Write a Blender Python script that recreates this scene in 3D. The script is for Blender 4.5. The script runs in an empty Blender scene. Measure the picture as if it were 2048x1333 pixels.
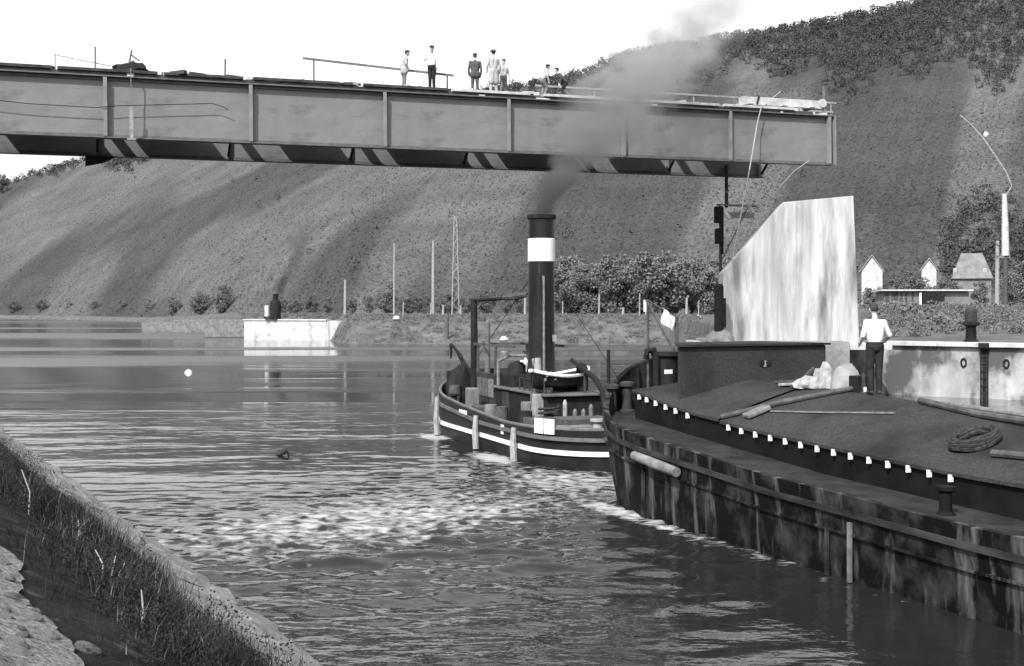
import bpy, bmesh, math, random
import numpy as np
from mathutils import Vector, Matrix, noise as mnoise

random.seed(7)
RNG = np.random.default_rng(7)
sc = bpy.context.scene
COL = sc.collection
R = math.radians

# ------------------------------------------------------------------ camera
F, CX, HY, H = 2472.0, 1024.0, 615.0, 4.5      # focal length in photo pixels, principal column, horizon row, eye height
cam_d = bpy.data.cameras.new('camera')
cam = bpy.data.objects.new('camera', cam_d)
COL.objects.link(cam)
cam.location = (0, 0, H)
cam.rotation_euler = (R(90), 0, 0)
cam_d.sensor_width = 36.0
cam_d.lens = 36.0 * F / 2048.0
cam_d.shift_y = -51.5 / 2048.0
cam_d.clip_start = 0.1
cam_d.clip_end = 6000
sc.camera = cam

# ------------------------------------------------------------------ sky, sun, exposure
SUN_AZ, SUN_EL = R(206), R(44)                 # direction towards the sun: behind the camera, to the left
w = bpy.data.worlds.new('World')
sc.world = w
w.use_nodes = True
nt = w.node_tree
nt.nodes.clear()
sky = nt.nodes.new('ShaderNodeTexSky')
sky.sky_type = 'NISHITA'
sky.sun_disc = False
sky.sun_elevation = SUN_EL
sky.sun_rotation = SUN_AZ
sky.air_density = 1.6
sky.dust_density = 3.0
sep = nt.nodes.new('ShaderNodeSeparateColor')   # the film saw blue light only: the sky's blue channel as grey
comb = nt.nodes.new('ShaderNodeCombineColor')
bg = nt.nodes.new('ShaderNodeBackground')
bg.inputs['Strength'].default_value = 0.15
wo = nt.nodes.new('ShaderNodeOutputWorld')
nt.links.new(sky.outputs[0], sep.inputs[0])
for i in range(3):
    nt.links.new(sep.outputs[2], comb.inputs[i])
nt.links.new(comb.outputs[0], bg.inputs[0])
nt.links.new(bg.outputs[0], wo.inputs[0])
sun_d = bpy.data.lights.new('sun', 'SUN')
sun_d.energy = 3.5
sun_d.angle = R(0.6)
sun_d.color = (1.0, 0.99, 0.97)
sun = bpy.data.objects.new('sun', sun_d)
COL.objects.link(sun)
SUNV = Vector((math.sin(SUN_AZ) * math.cos(SUN_EL), math.cos(SUN_AZ) * math.cos(SUN_EL), math.sin(SUN_EL)))
sun.rotation_euler = (-SUNV).to_track_quat('-Z', 'Y').to_euler()
vs = sc.view_settings
vs.view_transform = 'Standard'
vs.look = 'None'
vs.exposure = 1.05
vs.gamma = 1.0
vs.use_curve_mapping = False
sc.render.engine = 'CYCLES'
sc.cycles.use_denoising = True
sc.cycles.max_bounces = 6
sc.cycles.volume_bounces = 1
sc.cycles.volume_step_rate = 1.0
sc.cycles.transparent_max_bounces = 12


# ------------------------------------------------------------------ helpers
def P(px, py, d):
    """photo pixel and distance -> a point of the place"""
    return Vector(((px - CX) * d / F, d, H - (py - HY) * d / F))


def grey(g):
    return (g * 0.985 * 0.85, g * 0.992 * 0.85, g * 1.03 * 0.85, 1)


MATS = {}


def mat(name, g, rough=0.8, g2=None, scale=3.0, detail=6.0, bump=0.0, bscale=20.0, stretch=(1, 1, 1), metal=0.0,
        lo=0.35, hi=0.65, spec=0.3, g3=None, scale3=1.0, lo3=0.55, hi3=0.7, stretch3=(1, 1, 1)):
    """grey paint / stone / wood: two tones mixed by noise, an optional third tone of stains, fine relief"""
    m = bpy.data.materials.new(name)
    m.use_nodes = True
    t = m.node_tree
    b = t.nodes['Principled BSDF']
    b.inputs['Roughness'].default_value = rough
    b.inputs['Metallic'].default_value = metal
    b.inputs['Specular IOR Level'].default_value = spec if max(g, g2 or g) > 0.05 else spec * 0.3
    tc = t.nodes.new('ShaderNodeTexCoord')

    def nz(sc_, det, st):
        mp = t.nodes.new('ShaderNodeMapping')
        mp.inputs['Scale'].default_value = st
        t.links.new(tc.outputs['Object'], mp.inputs[0])
        n = t.nodes.new('ShaderNodeTexNoise')
        n.inputs['Scale'].default_value = sc_
        n.inputs['Detail'].default_value = det
        n.inputs['Roughness'].default_value = 0.62
        t.links.new(mp.outputs[0], n.inputs[0])
        return n

    def rmp(n, a, z):
        r = t.nodes.new('ShaderNodeMapRange')
        r.inputs[1].default_value = a
        r.inputs[2].default_value = z
        t.links.new(n.outputs[0], r.inputs[0])
        return r
    if g2 is None:
        g2 = g * 1.25
    r = rmp(nz(scale, detail, stretch), lo, hi)
    mx = t.nodes.new('ShaderNodeMix')
    mx.data_type = 'RGBA'
    mx.inputs[6].default_value = grey(g)
    mx.inputs[7].default_value = grey(g2)
    t.links.new(r.outputs[0], mx.inputs[0])
    out = mx.outputs[2]
    if g3 is not None:
        r3 = rmp(nz(scale3, 7.0, stretch3), lo3, hi3)
        m3 = t.nodes.new('ShaderNodeMix')
        m3.data_type = 'RGBA'
        t.links.new(r3.outputs[0], m3.inputs[0])
        t.links.new(out, m3.inputs[6])
        m3.inputs[7].default_value = grey(g3)
        out = m3.outputs[2]
    t.links.new(out, b.inputs['Base Color'])
    if bump > 0:
        nb = nz(bscale, 5.0, (1, 1, 1))
        bp = t.nodes.new('ShaderNodeBump')
        bp.inputs['Strength'].default_value = 1.0
        bp.inputs['Distance'].default_value = bump
        t.links.new(nb.outputs[0], bp.inputs['Height'])
        t.links.new(bp.outputs[0], b.inputs['Normal'])
    MATS[name] = m
    return m


class MB:
    """collects shapes, links them as ONE mesh object"""

    def __init__(s):
        s.v, s.f = [], []

    def add(s, vs_, fs_):
        o = len(s.v)
        s.v += [tuple(q) for q in vs_]
        s.f += [tuple(i + o for i in q) for q in fs_]
        return s

    def box(s, c, size, rz=0.0, rx=0.0, ry=0.0):
        sx, sy, sz = size[0] / 2, size[1] / 2, size[2] / 2
        M = Matrix.Rotation(rz, 3, 'Z') @ Matrix.Rotation(ry, 3, 'Y') @ Matrix.Rotation(rx, 3, 'X')
        c = Vector(c)
        vs_ = [c + M @ Vector((x * sx, y * sy, z * sz)) for x in (-1, 1) for y in (-1, 1) for z in (-1, 1)]
        return s.add(vs_, [(0, 1, 3, 2), (4, 6, 7, 5), (0, 4, 5, 1), (2, 3, 7, 6), (0, 2, 6, 4), (1, 5, 7, 3)])

    def beam(s, p0, p1, wd, ht, up=(0, 0, 1)):
        p0, p1 = Vector(p0), Vector(p1)
        d = (p1 - p0).normalized()
        u = Vector(up)
        if abs(d.dot(u)) > 0.98:
            u = Vector((1, 0, 0))
        sd = d.cross(u).normalized()
        u = sd.cross(d)
        vs_ = []
        for p in (p0, p1):
            for a, b in ((-1, -1), (1, -1), (1, 1), (-1, 1)):
                vs_.append(p + sd * (a * wd / 2) + u * (b * ht / 2))
        return s.add(vs_, [(3, 2, 1, 0), (4, 5, 6, 7), (0, 1, 5, 4), (1, 2, 6, 5), (2, 3, 7, 6), (3, 0, 4, 7)])

    def tube(s, pts, rad, n=8, cap=True):
        pts = [Vector(p) for p in pts]
        if not isinstance(rad, (list, tuple)):
            rad = [rad] * len(pts)
        vs_, fs_ = [], []
        prev = None
        for i, p in enumerate(pts):
            d = (pts[min(i + 1, len(pts) - 1)] - pts[max(i - 1, 0)]).normalized()
            if prev is None:
                u = Vector((0, 0, 1)) if abs(d.z) < 0.9 else Vector((1, 0, 0))
            else:
                u = prev
            a = (u - d * u.dot(d)).normalized()
            prev = a
            b = d.cross(a)
            for k in range(n):
                t = 2 * math.pi * k / n
                vs_.append(p + (a * math.cos(t) + b * math.sin(t)) * rad[i])
        for i in range(len(pts) - 1):
            for k in range(n):
                k2 = (k + 1) % n
                fs_.append((i * n + k, i * n + k2, (i + 1) * n + k2, (i + 1) * n + k))
        if cap:
            fs_.append(tuple(range(n - 1, -1, -1)))
            fs_.append(tuple((len(pts) - 1) * n + k for k in range(n)))
        return s.add(vs_, fs_)

    def lathe(s, prof, c=(0, 0, 0), n=20):
        vs_, fs_ = [], []
        for r_, z in prof:
            for k in range(n):
                t = 2 * math.pi * k / n
                vs_.append((c[0] + r_ * math.cos(t), c[1] + r_ * math.sin(t), c[2] + z))
        for i in range(len(prof) - 1):
            for k in range(n):
                k2 = (k + 1) % n
                fs_.append((i * n + k, i * n + k2, (i + 1) * n + k2, (i + 1) * n + k))
        fs_.append(tuple(range(n - 1, -1, -1)))
        fs_.append(tuple((len(prof) - 1) * n + k for k in range(n)))
        return s.add(vs_, fs_)

    def prism(s, poly, ext):
        """poly: list of points of one face, ext: extrusion vector"""
        n = len(poly)
        poly = [Vector(p) for p in poly]
        e = Vector(ext)
        vs_ = poly + [p + e for p in poly]
        fs_ = [tuple(range(n - 1, -1, -1)), tuple(range(n, 2 * n))]
        for k in range(n):
            k2 = (k + 1) % n
            fs_.append((k, k2, n + k2, n + k))
        return s.add(vs_, fs_)

    def ellip(s, c, r, nu=12, nv=8, M=None):
        vs_, fs_ = [], []
        for j in range(nv + 1):
            ph = math.pi * j / nv
            for k in range(nu):
                th = 2 * math.pi * k / nu
                q = Vector((r[0] * math.sin(ph) * math.cos(th), r[1] * math.sin(ph) * math.sin(th), -r[2] * math.cos(ph)))
                if M is not None:
                    q = M @ q
                vs_.append(Vector(c) + q)
        for j in range(nv):
            for k in range(nu):
                k2 = (k + 1) % nu
                fs_.append((j * nu + k, j * nu + k2, (j + 1) * nu + k2, (j + 1) * nu + k))
        return s.add(vs_, fs_)

    def mesh(s, name):
        me = bpy.data.meshes.new(name)
        me.from_pydata(s.v, [], s.f)
        bm = bmesh.new()
        bm.from_mesh(me)
        bmesh.ops.remove_doubles(bm, verts=bm.verts, dist=1e-5)
        bmesh.ops.recalc_face_normals(bm, faces=bm.faces)
        bm.to_mesh(me)
        bm.free()
        return me

    def build(s, name, m, parent=None, smooth=False, bevel=0.0, loc=None):
        return link(name, s.mesh(name), m, parent, smooth, bevel, loc)


def link(name, me, m, parent=None, smooth=False, bevel=0.0, loc=None):
    o = bpy.data.objects.new(name, me)
    COL.objects.link(o)
    if m is not None and len(me.materials) == 0:
        me.materials.append(m if not isinstance(m, str) else MATS[m])
    if parent is not None:
        o.parent = parent
    if loc is not None:
        o.location = loc
    if smooth:
        me.polygons.foreach_set('use_smooth', [True] * len(me.polygons))
        try:
            me.set_sharp_from_angle(angle=R(42))
        except Exception:
            pass
    if bevel > 0:
        bv = o.modifiers.new('bevel', 'BEVEL')
        bv.width = bevel
        bv.segments = 2
        bv.limit_method = 'ANGLE'
    return o


def np_mesh(name, verts, faces, smooth=False):
    """verts (n,3), faces (m,k) arrays -> mesh"""
    me = bpy.data.meshes.new(name)
    verts = np.asarray(verts, np.float32)
    faces = np.asarray(faces, np.int32)
    k = faces.shape[1]
    me.vertices.add(len(verts))
    me.vertices.foreach_set('co', verts.ravel())
    me.loops.add(faces.size)
    me.loops.foreach_set('vertex_index', faces.ravel())
    me.polygons.add(len(faces))
    me.polygons.foreach_set('loop_start', np.arange(0, faces.size, k, dtype=np.int32))
    if smooth:
        me.polygons.foreach_set('use_smooth', np.ones(len(faces), bool))
    me.update(calc_edges=True)
    me.validate()
    return me


def tag(o, label, cat=None, group=None, kind=None):
    o['label'] = label
    if cat:
        o['category'] = cat
    if group:
        o['group'] = group
    if kind:
        o['kind'] = kind
    return o


def empty(name, loc=(0, 0, 0), rz=0.0, ry=0.0, label=None, cat=None, group=None):
    o = bpy.data.objects.new(name, None)
    COL.objects.link(o)
    o.location = loc
    o.rotation_euler = (0, ry, rz)
    o.empty_display_size = 0.3
    if label:
        tag(o, label, cat, group)
    return o


def copy_tree(o, parent=None):
    c = o.copy()
    COL.objects.link(c)
    c.parent = parent
    for ch in list(o.children):
        copy_tree(ch, c)
    return c


def interp(tab, x):
    return np.interp(x, [a for a, _ in tab], [b for _, b in tab])


def fbm(x, y, seed=0, octaves=5, base=1.0):
    """cheap smooth pseudo noise from rotated sines, arrays in, about -1..1 out"""
    r = np.random.default_rng(seed)
    out = np.zeros_like(np.asarray(x, float))
    amp, fr, tot = 1.0, base, 0.0
    for _ in range(octaves):
        s_ = 0
        for _k in range(4):
            a = r.uniform(0, 2 * math.pi)
            f_ = fr * r.uniform(0.75, 1.3)
            s_ = s_ + np.sin((x * math.cos(a) + y * math.sin(a)) * f_ + r.uniform(0, 6.28))
        out += amp * s_ / 2.6
        tot += amp
        amp *= 0.55
        fr *= 2.05
    return out / tot


# ------------------------------------------------------------------ materials
mat('steel_web', 0.135, 0.6, 0.18, 0.9, 8, 0.004, 9, lo=0.3, hi=0.7, g3=0.10, scale3=0.45, stretch3=(1, 1, 4))
mat('steel_edge', 0.07, 0.6, 0.12, 2.5, 6, 0.003, 12)
mat('steel_stiff', 0.15, 0.6, 0.21, 2.0, 6, 0.003, 12)
mat('steel_dark', 0.02, 0.6, 0.045, 2.0, 6, 0.003, 12)
mat('plank_dark', 0.02, 0.85, 0.06, 3.0, 6, 0.01, 14)
mat('plank_pale', 0.3, 0.85, 0.52, 2.0, 6, 0.01, 14)
mat('concrete_pale', 0.22, 0.85, 0.5, 0.6, 8, 0.008, 14, (2.2, 2.2, 0.22), g3=0.12, scale3=0.42, lo3=0.5, hi3=0.7, stretch3=(2.4, 2.4, 0.4))
mat('concrete_grey', 0.12, 0.9, 0.26, 1.1, 8, 0.02, 10, g3=0.12, scale3=0.7)
mat('concrete_quay', 0.22, 0.85, 0.40, 0.55, 9, 0.012, 10, (1.5, 1.5, 0.6), g3=0.07, scale3=0.33, lo3=0.5, hi3=0.6, stretch3=(1.0, 1.0, 0.7))
mat('coping', 0.34, 0.85, 0.48, 1.5, 6, 0.008, 14, g3=0.2, scale3=0.8)
mat('black_paint', 0.008, 0.45, 0.018, 2.0, 6, 0.002, 14)
mat('black_matt', 0.01, 0.8, 0.022, 4.0, 6, 0.004, 14)
mat('tug_hull', 0.01, 0.4, 0.022, 1.6, 7, 0.004, 6)
mat('barge_hull', 0.004, 0.65, 0.045, 1.5, 9, 0.006, 6, (1, 1, 0.8), lo=0.48, hi=0.72, g3=0.14, scale3=1.1, lo3=0.55, hi3=0.76, stretch3=(2.6, 2.6, 0.42))
mat('barge_deck', 0.014, 0.85, 0.034, 1.5, 8, 0.006, 20)
mat('coaming', 0.004, 0.75, 0.009, 2.0, 6, 0.003, 12)
mat('hatch', 0.024, 0.95, 0.05, 22.0, 6, 0.012, 40, g3=0.017, scale3=0.8, lo3=0.44, hi3=0.7)
mat('wale', 0.005, 0.7, 0.045, 1.1, 8, 0.005, 10, (1, 0.6, 2))
mat('strap_pale', 0.06, 0.7, 0.16, 3.0, 6, 0.004, 12)
mat('white_paint', 0.58, 0.55, 0.68, 3.0, 5, 0.0)
mat('white_cloth', 0.16, 0.9, 0.34, 6.0, 5, 0.01, 12)
mat('grey_cloth', 0.16, 0.9, 0.26, 5.0, 5, 0.01, 12)
mat('pale_wood', 0.17, 0.85, 0.3, 6.0, 6, 0.006, 22)
mat('log_wood', 0.09, 0.9, 0.22, 3.0, 8, 0.012, 14)
mat('mid_wood', 0.09, 0.85, 0.17, 6.0, 6, 0.006, 22)
mat('dark_wood', 0.035, 0.85, 0.08, 5.0, 6, 0.006, 20)
mat('pale_metal', 0.2, 0.5, 0.3, 3.0, 5, 0.0)
mat('funnel', 0.008, 0.28, 0.018, 1.6, 7, 0.004, 5, (1, 1, 0.35), g3=0.10, scale3=1.2, lo3=0.6, hi3=0.75, stretch3=(2.4, 2.4, 0.3), spec=0.6)
mat('rope', 0.25, 0.95, 0.35, 30, 3)
mat('rope_dark', 0.015, 0.95, 0.05, 20, 3, 0.01, 40)
mat('glass', 0.02, 0.1, 0.03, spec=0.6)
mat('skin', 0.34, 0.6, 0.4, 6, 3)
mat('hair', 0.03, 0.7, 0.05, 20, 3)
mat('shirt_white', 0.5, 0.9, 0.6, 5, 4, 0.008, 14)
mat('coat_pale', 0.25, 0.9, 0.36, 5, 4, 0.008, 12)
mat('coat_dark', 0.045, 0.9, 0.075, 5, 4, 0.008, 12)
mat('trousers_black', 0.014, 0.9, 0.028, 5, 4, 0.008, 12)
mat('trousers_grey', 0.10, 0.9, 0.16, 5, 4, 0.008, 12)
mat('shoe', 0.03, 0.6, 0.05)
mat('house_wall', 0.32, 0.85, 0.45, 1.0, 6)
mat('house_wall_grey', 0.11, 0.85, 0.18, 1.0, 6)
mat('house_roof', 0.2, 0.85, 0.3, 1.5, 6, 0.03, 6)
mat('bark', 0.06, 0.9, 0.12, 6, 5, 0.02, 12)
mat('leaf', 0.055, 0.7, 0.11, 0.9, 4, lo=0.3, hi=0.7)
mat('leaf_light', 0.085, 0.9, 0.155, 0.9, 4, lo=0.3, hi=0.7)
mat('wood_leaf', 0.036, 0.9, 0.06, 0.05, 6, lo=0.3, hi=0.7)
mat('vine_leaf', 0.038, 0.8, 0.08, 0.04, 6, lo=0.3, hi=0.7)
mat('bank_grass', 0.05, 0.95, 0.115, 0.5, 9, 0.25, 1.5, lo=0.35, hi=0.65, g3=0.17, scale3=0.12, lo3=0.6, hi3=0.75)
mat('bank_stone', 0.10, 0.9, 0.2, 1.7, 8, 0.03, 9)
mat('bank_stone_pale', 0.13, 0.9, 0.28, 5.0, 9, 0.05, 16, g3=0.08, scale3=2.4, lo3=0.55, hi3=0.7)
mat('gravel', 0.07, 0.95, 0.27, 22.0, 9, 0.05, 26, lo=0.38, hi=0.62, g3=0.03, scale3=2.6, lo3=0.55, hi3=0.64)
mat('footing', 0.12, 0.95, 0.25, 1.2, 9, 0.03, 14, g3=0.05, scale3=0.9, lo3=0.5, hi3=0.68)
mat('soil', 0.005, 0.95, 0.022, 1.6, 9, 0.08, 9, g3=0.06, scale3=3.0, lo3=0.58, hi3=0.7)
mat('near_grass', 0.010, 0.9, 0.034, 1.2, 6, lo=0.3, hi=0.7)
mat('dry_blade', 0.06, 0.9, 0.14, 1.5, 5)
mat('dry_grass', 0.25, 0.8, 0.42, 2.0, 5)


def hill_material():
    m = bpy.data.materials.new('hill_side')
    m.use_nodes = True
    t = m.node_tree
    b = t.nodes['Principled BSDF']
    b.inputs['Roughness'].default_value = 0.95
    b.inputs['Specular IOR Level'].default_value = 0.1
    uv = t.nodes.new('ShaderNodeUVMap')
    tc = t.nodes.new('ShaderNodeTexCoord')

    def noise(src, scale, st, rot=0.0, det=5.0):
        mp = t.nodes.new('ShaderNodeMapping')
        mp.inputs['Rotation'].default_value = (0, 0, rot)
        t.links.new(src, mp.inputs[0])
        m2 = t.nodes.new('ShaderNodeMapping')
        m2.inputs['Scale'].default_value = st
        t.links.new(mp.outputs[0], m2.inputs[0])
        n = t.nodes.new('ShaderNodeTexNoise')
        n.inputs['Scale'].default_value = scale
        n.inputs['Detail'].default_value = det
        n.inputs['Roughness'].default_value = 0.65
        t.links.new(m2.outputs[0], n.inputs[0])
        return n

    def ramp(o, a, z, c, d):
        r = t.nodes.new('ShaderNodeMapRange')
        r.interpolation_type = 'SMOOTHSTEP'
        r.inputs[1].default_value, r.inputs[2].default_value = a, z
        r.inputs[3].default_value, r.inputs[4].default_value = c, d
        t.links.new(o, r.inputs[0])
        return r.outputs[0]

    def math_(op, x, y):
        q = t.nodes.new('ShaderNodeMath')
        q.operation = op
        for i, z in enumerate((x, y)):
            if isinstance(z, float):
                q.inputs[i].default_value = z
            else:
                t.links.new(z, q.inputs[i])
        return q.outputs[0]
    # parcels of vines drawn out up the slope, and a fine mottle
    strips = noise(uv.outputs[0], 0.024, (1.0, 0.085, 1), R(8), 0.8)
    rows = noise(uv.outputs[0], 0.35, (1.0, 0.02, 1), R(8), 2.0)
    fine = noise(tc.outputs['Object'], 1.1, (1, 1, 1), 0, 8.0)
    mid = noise(tc.outputs['Object'], 0.03, (1, 1, 1), 0, 5.0)
    v = ramp(strips.outputs[0], 0.46, 0.55, 0.037, 0.066)
    v = math_('MULTIPLY', v, ramp(mid.outputs[0], 0.3, 0.7, 0.82, 1.18))
    v = math_('MULTIPLY', v, ramp(fine.outputs[0], 0.3, 0.7, 0.6, 1.4))
    v = math_('MULTIPLY', v, ramp(rows.outputs[0], 0.35, 0.65, 0.93, 1.07))
    cc = t.nodes.new('ShaderNodeCombineColor')
    t.links.new(v, cc.inputs[0])
    t.links.new(v, cc.inputs[1])
    t.links.new(math_('MULTIPLY', v, 1.04), cc.inputs[2])
    t.links.new(cc.outputs[0], b.inputs['Base Color'])
    bp = t.nodes.new('ShaderNodeBump')
    bp.inputs['Distance'].default_value = 0.22
    t.links.new(fine.outputs[0], bp.inputs['Height'])
    t.links.new(bp.outputs[0], b.inputs['Normal'])
    MATS['hill_side'] = m


hill_material()

# positions of the two vessels, needed by the water for the foam along their sides
BARGE_LOC, BARGE_RZ = Vector((4.2, 31.97, 0)), math.atan2(0.4, 0.917)
TUG_LOC, TUG_RZ = Vector((1.1, 39.9, 0)), math.atan2(0.35, 0.937)


def to_local(loc, rz, p):
    p = Vector(p) - Vector(loc)
    return Matrix.Rotation(-rz, 3, 'Z') @ p


# ------------------------------------------------------------------ water
def make_water():
    rows = np.concatenate([np.linspace(4, 14, 60, endpoint=False), np.linspace(14, 60, 620, endpoint=False),
                           np.geomspace(60, 1500, 160)])
    u = np.linspace(-0.62, 0.62, 560)
    Y = np.repeat(rows[:, None], len(u), 1)
    X = u[None, :] * (Y + 6)
    r = np.random.default_rng(3)
    Z = np.zeros_like(X)
    # the tug's wash and the wind: short steep waves that fade with the distance and outside the disturbed stretch
    patch = np.exp(-(((X + 4.0 - 0.25 * (Y - 24)) / 8.0) ** 2) - (((Y - 24) / 6.0) ** 2))
    patch2 = np.exp(-(((X - 1.0) / 5.0) ** 2) - (((Y - 30) / 6.0) ** 2))
    amp = 0.06 + 1.45 * patch + 0.9 * patch2
    amp *= 0.7 + 0.45 * fbm(X, Y, 11, 3, 0.25)
    amp = np.clip(amp, 0.04, 1.5)
    wx = X + 0.25 * fbm(X, Y, 21, 3, 0.7)
    wy = Y + 0.25 * fbm(X, Y, 22, 3, 0.7)
    for i in range(56):
        lam = r.uniform(0.4, 1.7)
        k = 2 * math.pi / lam
        th = r.normal(R(90 + 8), R(20))
        h = 0.0036 * lam ** 1.0
        fade = np.clip(lam / (3.2 * np.gradient(rows))[:, None] - 0.35, 0, 1)
        ph = k * (wx * math.cos(th) + wy * math.sin(th)) + r.uniform(0, 6.28)
        s_ = np.sin(ph)
        Z += h * fade * (s_ - 0.42 * np.sin(2 * ph) + 0.16 * np.sin(3 * ph))
    Z *= amp
    n, m_ = X.shape
    verts = np.stack([X, Y, Z], -1).reshape(-1, 3)
    idx = np.arange(n * m_).reshape(n, m_)
    f = np.stack([idx[:-1, :-1], idx[:-1, 1:], idx[1:, 1:], idx[1:, :-1]], -1).reshape(-1, 4)
    me = np_mesh('water', verts, f, True)
    m = bpy.data.materials.new('water')
    m.use_nodes = True
    t = m.node_tree
    b = t.nodes['Principled BSDF']
    b.inputs['Base Color'].default_value = grey(0.014)
    b.inputs['Roughness'].default_value = 0.03
    b.inputs['IOR'].default_value = 1.36
    tc = t.nodes.new('ShaderNodeTexCoord')

    def noise(scale, st, det):
        mp = t.nodes.new('ShaderNodeMapping')
        mp.inputs['Scale'].default_value = st
        t.links.new(tc.outputs['Object'], mp.inputs[0])
        q = t.nodes.new('ShaderNodeTexNoise')
        q.inputs['Scale'].default_value = scale
        q.inputs['Detail'].default_value = det
        t.links.new(mp.outputs[0], q.inputs[0])
        return q.outputs[0]

    def mth(op, a, c, clamp=False):
        q = t.nodes.new('ShaderNodeMath')
        q.operation = op
        q.use_clamp = clamp
        for i, z in enumerate((a, c)):
            if isinstance(z, (int, float)):
                q.inputs[i].default_value = z
            else:
                t.links.new(z, q.inputs[i])
        return q.outputs[0]

    def rng(o, a, z, c, d):
        q = t.nodes.new('ShaderNodeMapRange')
        q.inputs[1].default_value, q.inputs[2].default_value = a, z
        q.inputs[3].default_value, q.inputs[4].default_value = c, d
        t.links.new(o, q.inputs[0])
        return q.outputs[0]
    # ripples: fine everywhere, long gust streaks farther out
    gust = rng(noise(0.035, (0.14, 1.0, 1), 4), 0.46, 0.56, 0.02, 1.3)
    rip = mth('ADD', mth('MULTIPLY', noise(1.6, (0.7, 1.2, 1), 2), 0.016), mth('MULTIPLY', noise(4.6, (0.8, 1.3, 1), 3), 0.011))
    spo = t.nodes.new('ShaderNodeSeparateXYZ')
    t.links.new(tc.outputs['Object'], spo.inputs[0])
    rip = mth('MULTIPLY', rip, rng(spo.outputs[1], 27, 36, 1.5, 0.22))
    big = mth('MULTIPLY', noise(0.35, (0.5, 1.2, 1), 4), 0.22)
    hgt = mth('ADD', rip, mth('MULTIPLY', big, gust))
    bp = t.nodes.new('ShaderNodeBump')
    bp.inputs['Strength'].default_value = 1.0
    bp.inputs['Distance'].default_value = 0.5
    t.links.new(hgt, bp.inputs['Height'])
    t.links.new(bp.outputs[0], b.inputs['Normal'])
    # foam in the vessels' own frames, then a painted sky sheen on the chop
    sepx = t.nodes.new('ShaderNodeSeparateXYZ')

    def frame(loc, rz):
        mp = t.nodes.new('ShaderNodeMapping')
        mp.vector_type = 'TEXTURE'
        mp.inputs['Location'].default_value = loc
        mp.inputs['Rotation'].default_value = (0, 0, rz)
        t.links.new(tc.outputs['Object'], mp.inputs[0])
        s_ = t.nodes.new('ShaderNodeSeparateXYZ')
        t.links.new(mp.outputs[0], s_.inputs[0])
        return s_.outputs[0], s_.outputs[1]

    def bell(o, c, wd):
        q = mth('DIVIDE', mth('SUBTRACT', o, c), wd)
        return mth('SUBTRACT', 1.0, mth('MULTIPLY', q, q), True)
    bx, by = frame(BARGE_LOC, BARGE_RZ)
    tx, ty = frame(TUG_LOC, TUG_RZ)
    f1 = mth('MULTIPLY', mth('MULTIPLY', bell(bx, -3.62, 0.6), rng(by, -17, -3, 0.0, 1.0)), rng(by, -2.5, -0.5, 1.0, 0.0))         # along the barge's side
    f2 = mth('MULTIPLY', bell(tx, -2.6, 0.75), bell(ty, -2.3, 2.2))                 # churned up at the tug's quarter
    f3 = mth('MULTIPLY', bell(tx, -2.5, 0.8), bell(ty, 4.2, 1.8))                   # bow wave
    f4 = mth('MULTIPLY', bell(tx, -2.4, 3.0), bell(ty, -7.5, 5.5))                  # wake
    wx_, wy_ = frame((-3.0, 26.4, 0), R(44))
    sky_sheen = mth('MULTIPLY', bell(wx_, 0.0, 9.0), bell(wy_, 0.0, 4.6))  # pale band put into the colour, imitating bright sky reflected by the chop
    f4 = mth('MAXIMUM', f4, mth('MULTIPLY', sky_sheen, 1.0))
    foam = mth('MAXIMUM', mth('MAXIMUM', mth('MULTIPLY', f1, 0.95), mth('MULTIPLY', f2, 1.2)), mth('MAXIMUM', mth('MULTIPLY', f3, 1.1), mth('MULTIPLY', f4, 0.8)))  # real foam together with the painted sheen
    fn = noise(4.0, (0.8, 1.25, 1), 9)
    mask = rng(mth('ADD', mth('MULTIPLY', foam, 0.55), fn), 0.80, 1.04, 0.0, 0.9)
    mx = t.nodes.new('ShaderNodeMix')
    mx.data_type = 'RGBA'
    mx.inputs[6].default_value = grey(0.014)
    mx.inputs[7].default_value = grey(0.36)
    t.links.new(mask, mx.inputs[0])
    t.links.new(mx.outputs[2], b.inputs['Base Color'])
    rg = mth('MULTIPLY', rng(gust, 0, 1.3, 0.0, 0.26), rng(spo.outputs[1], 45, 75, 0.0, 1.0))
    rg = mth('ADD', rg, rng(spo.outputs[1], 50, 140, 0.03, 0.07))
    t.links.new(mth('MAXIMUM', rg, rng(mask, 0, 1, 0.03, 0.8)), b.inputs['Roughness'])
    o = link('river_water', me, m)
    tag(o, 'dark rippled river water with streaks of foam', kind='structure')


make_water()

# ------------------------------------------------------------------ far bank and hill (a fan of columns by bearing)
SHORE = [(-700, 700), (-400, 620), (0, 505), (300, 370), (440, 268), (482, 215), (491, 172.5), (655, 166), (700, 150), (1000, 148),
         (1330, 146), (1375, 130), (1420, 84), (1440, 70), (1640, 69), (2048, 62.4), (2600, 53)]
FOOT = [(-700, 740), (-400, 640), (0, 525), (300, 405), (480, 300), (700, 225), (1300, 215), (2048, 205), (2600, 195)]
RIDGE = [(-700, 1100), (-400, 1000), (0, 900), (600, 720), (1100, 620), (1500, 540), (2048, 480), (2600, 450)]
RIDGEY = [(-700, 560), (-400, 480), (-100, 395), (0, 372), (60, 352), (170, 322), (300, 300), (1020, 178), (1130, 160), (1240, 118), (1330, 97), (1540, 66), (1700, 36),
          (1880, -4), (2048, -28), (2600, -90)]


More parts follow.
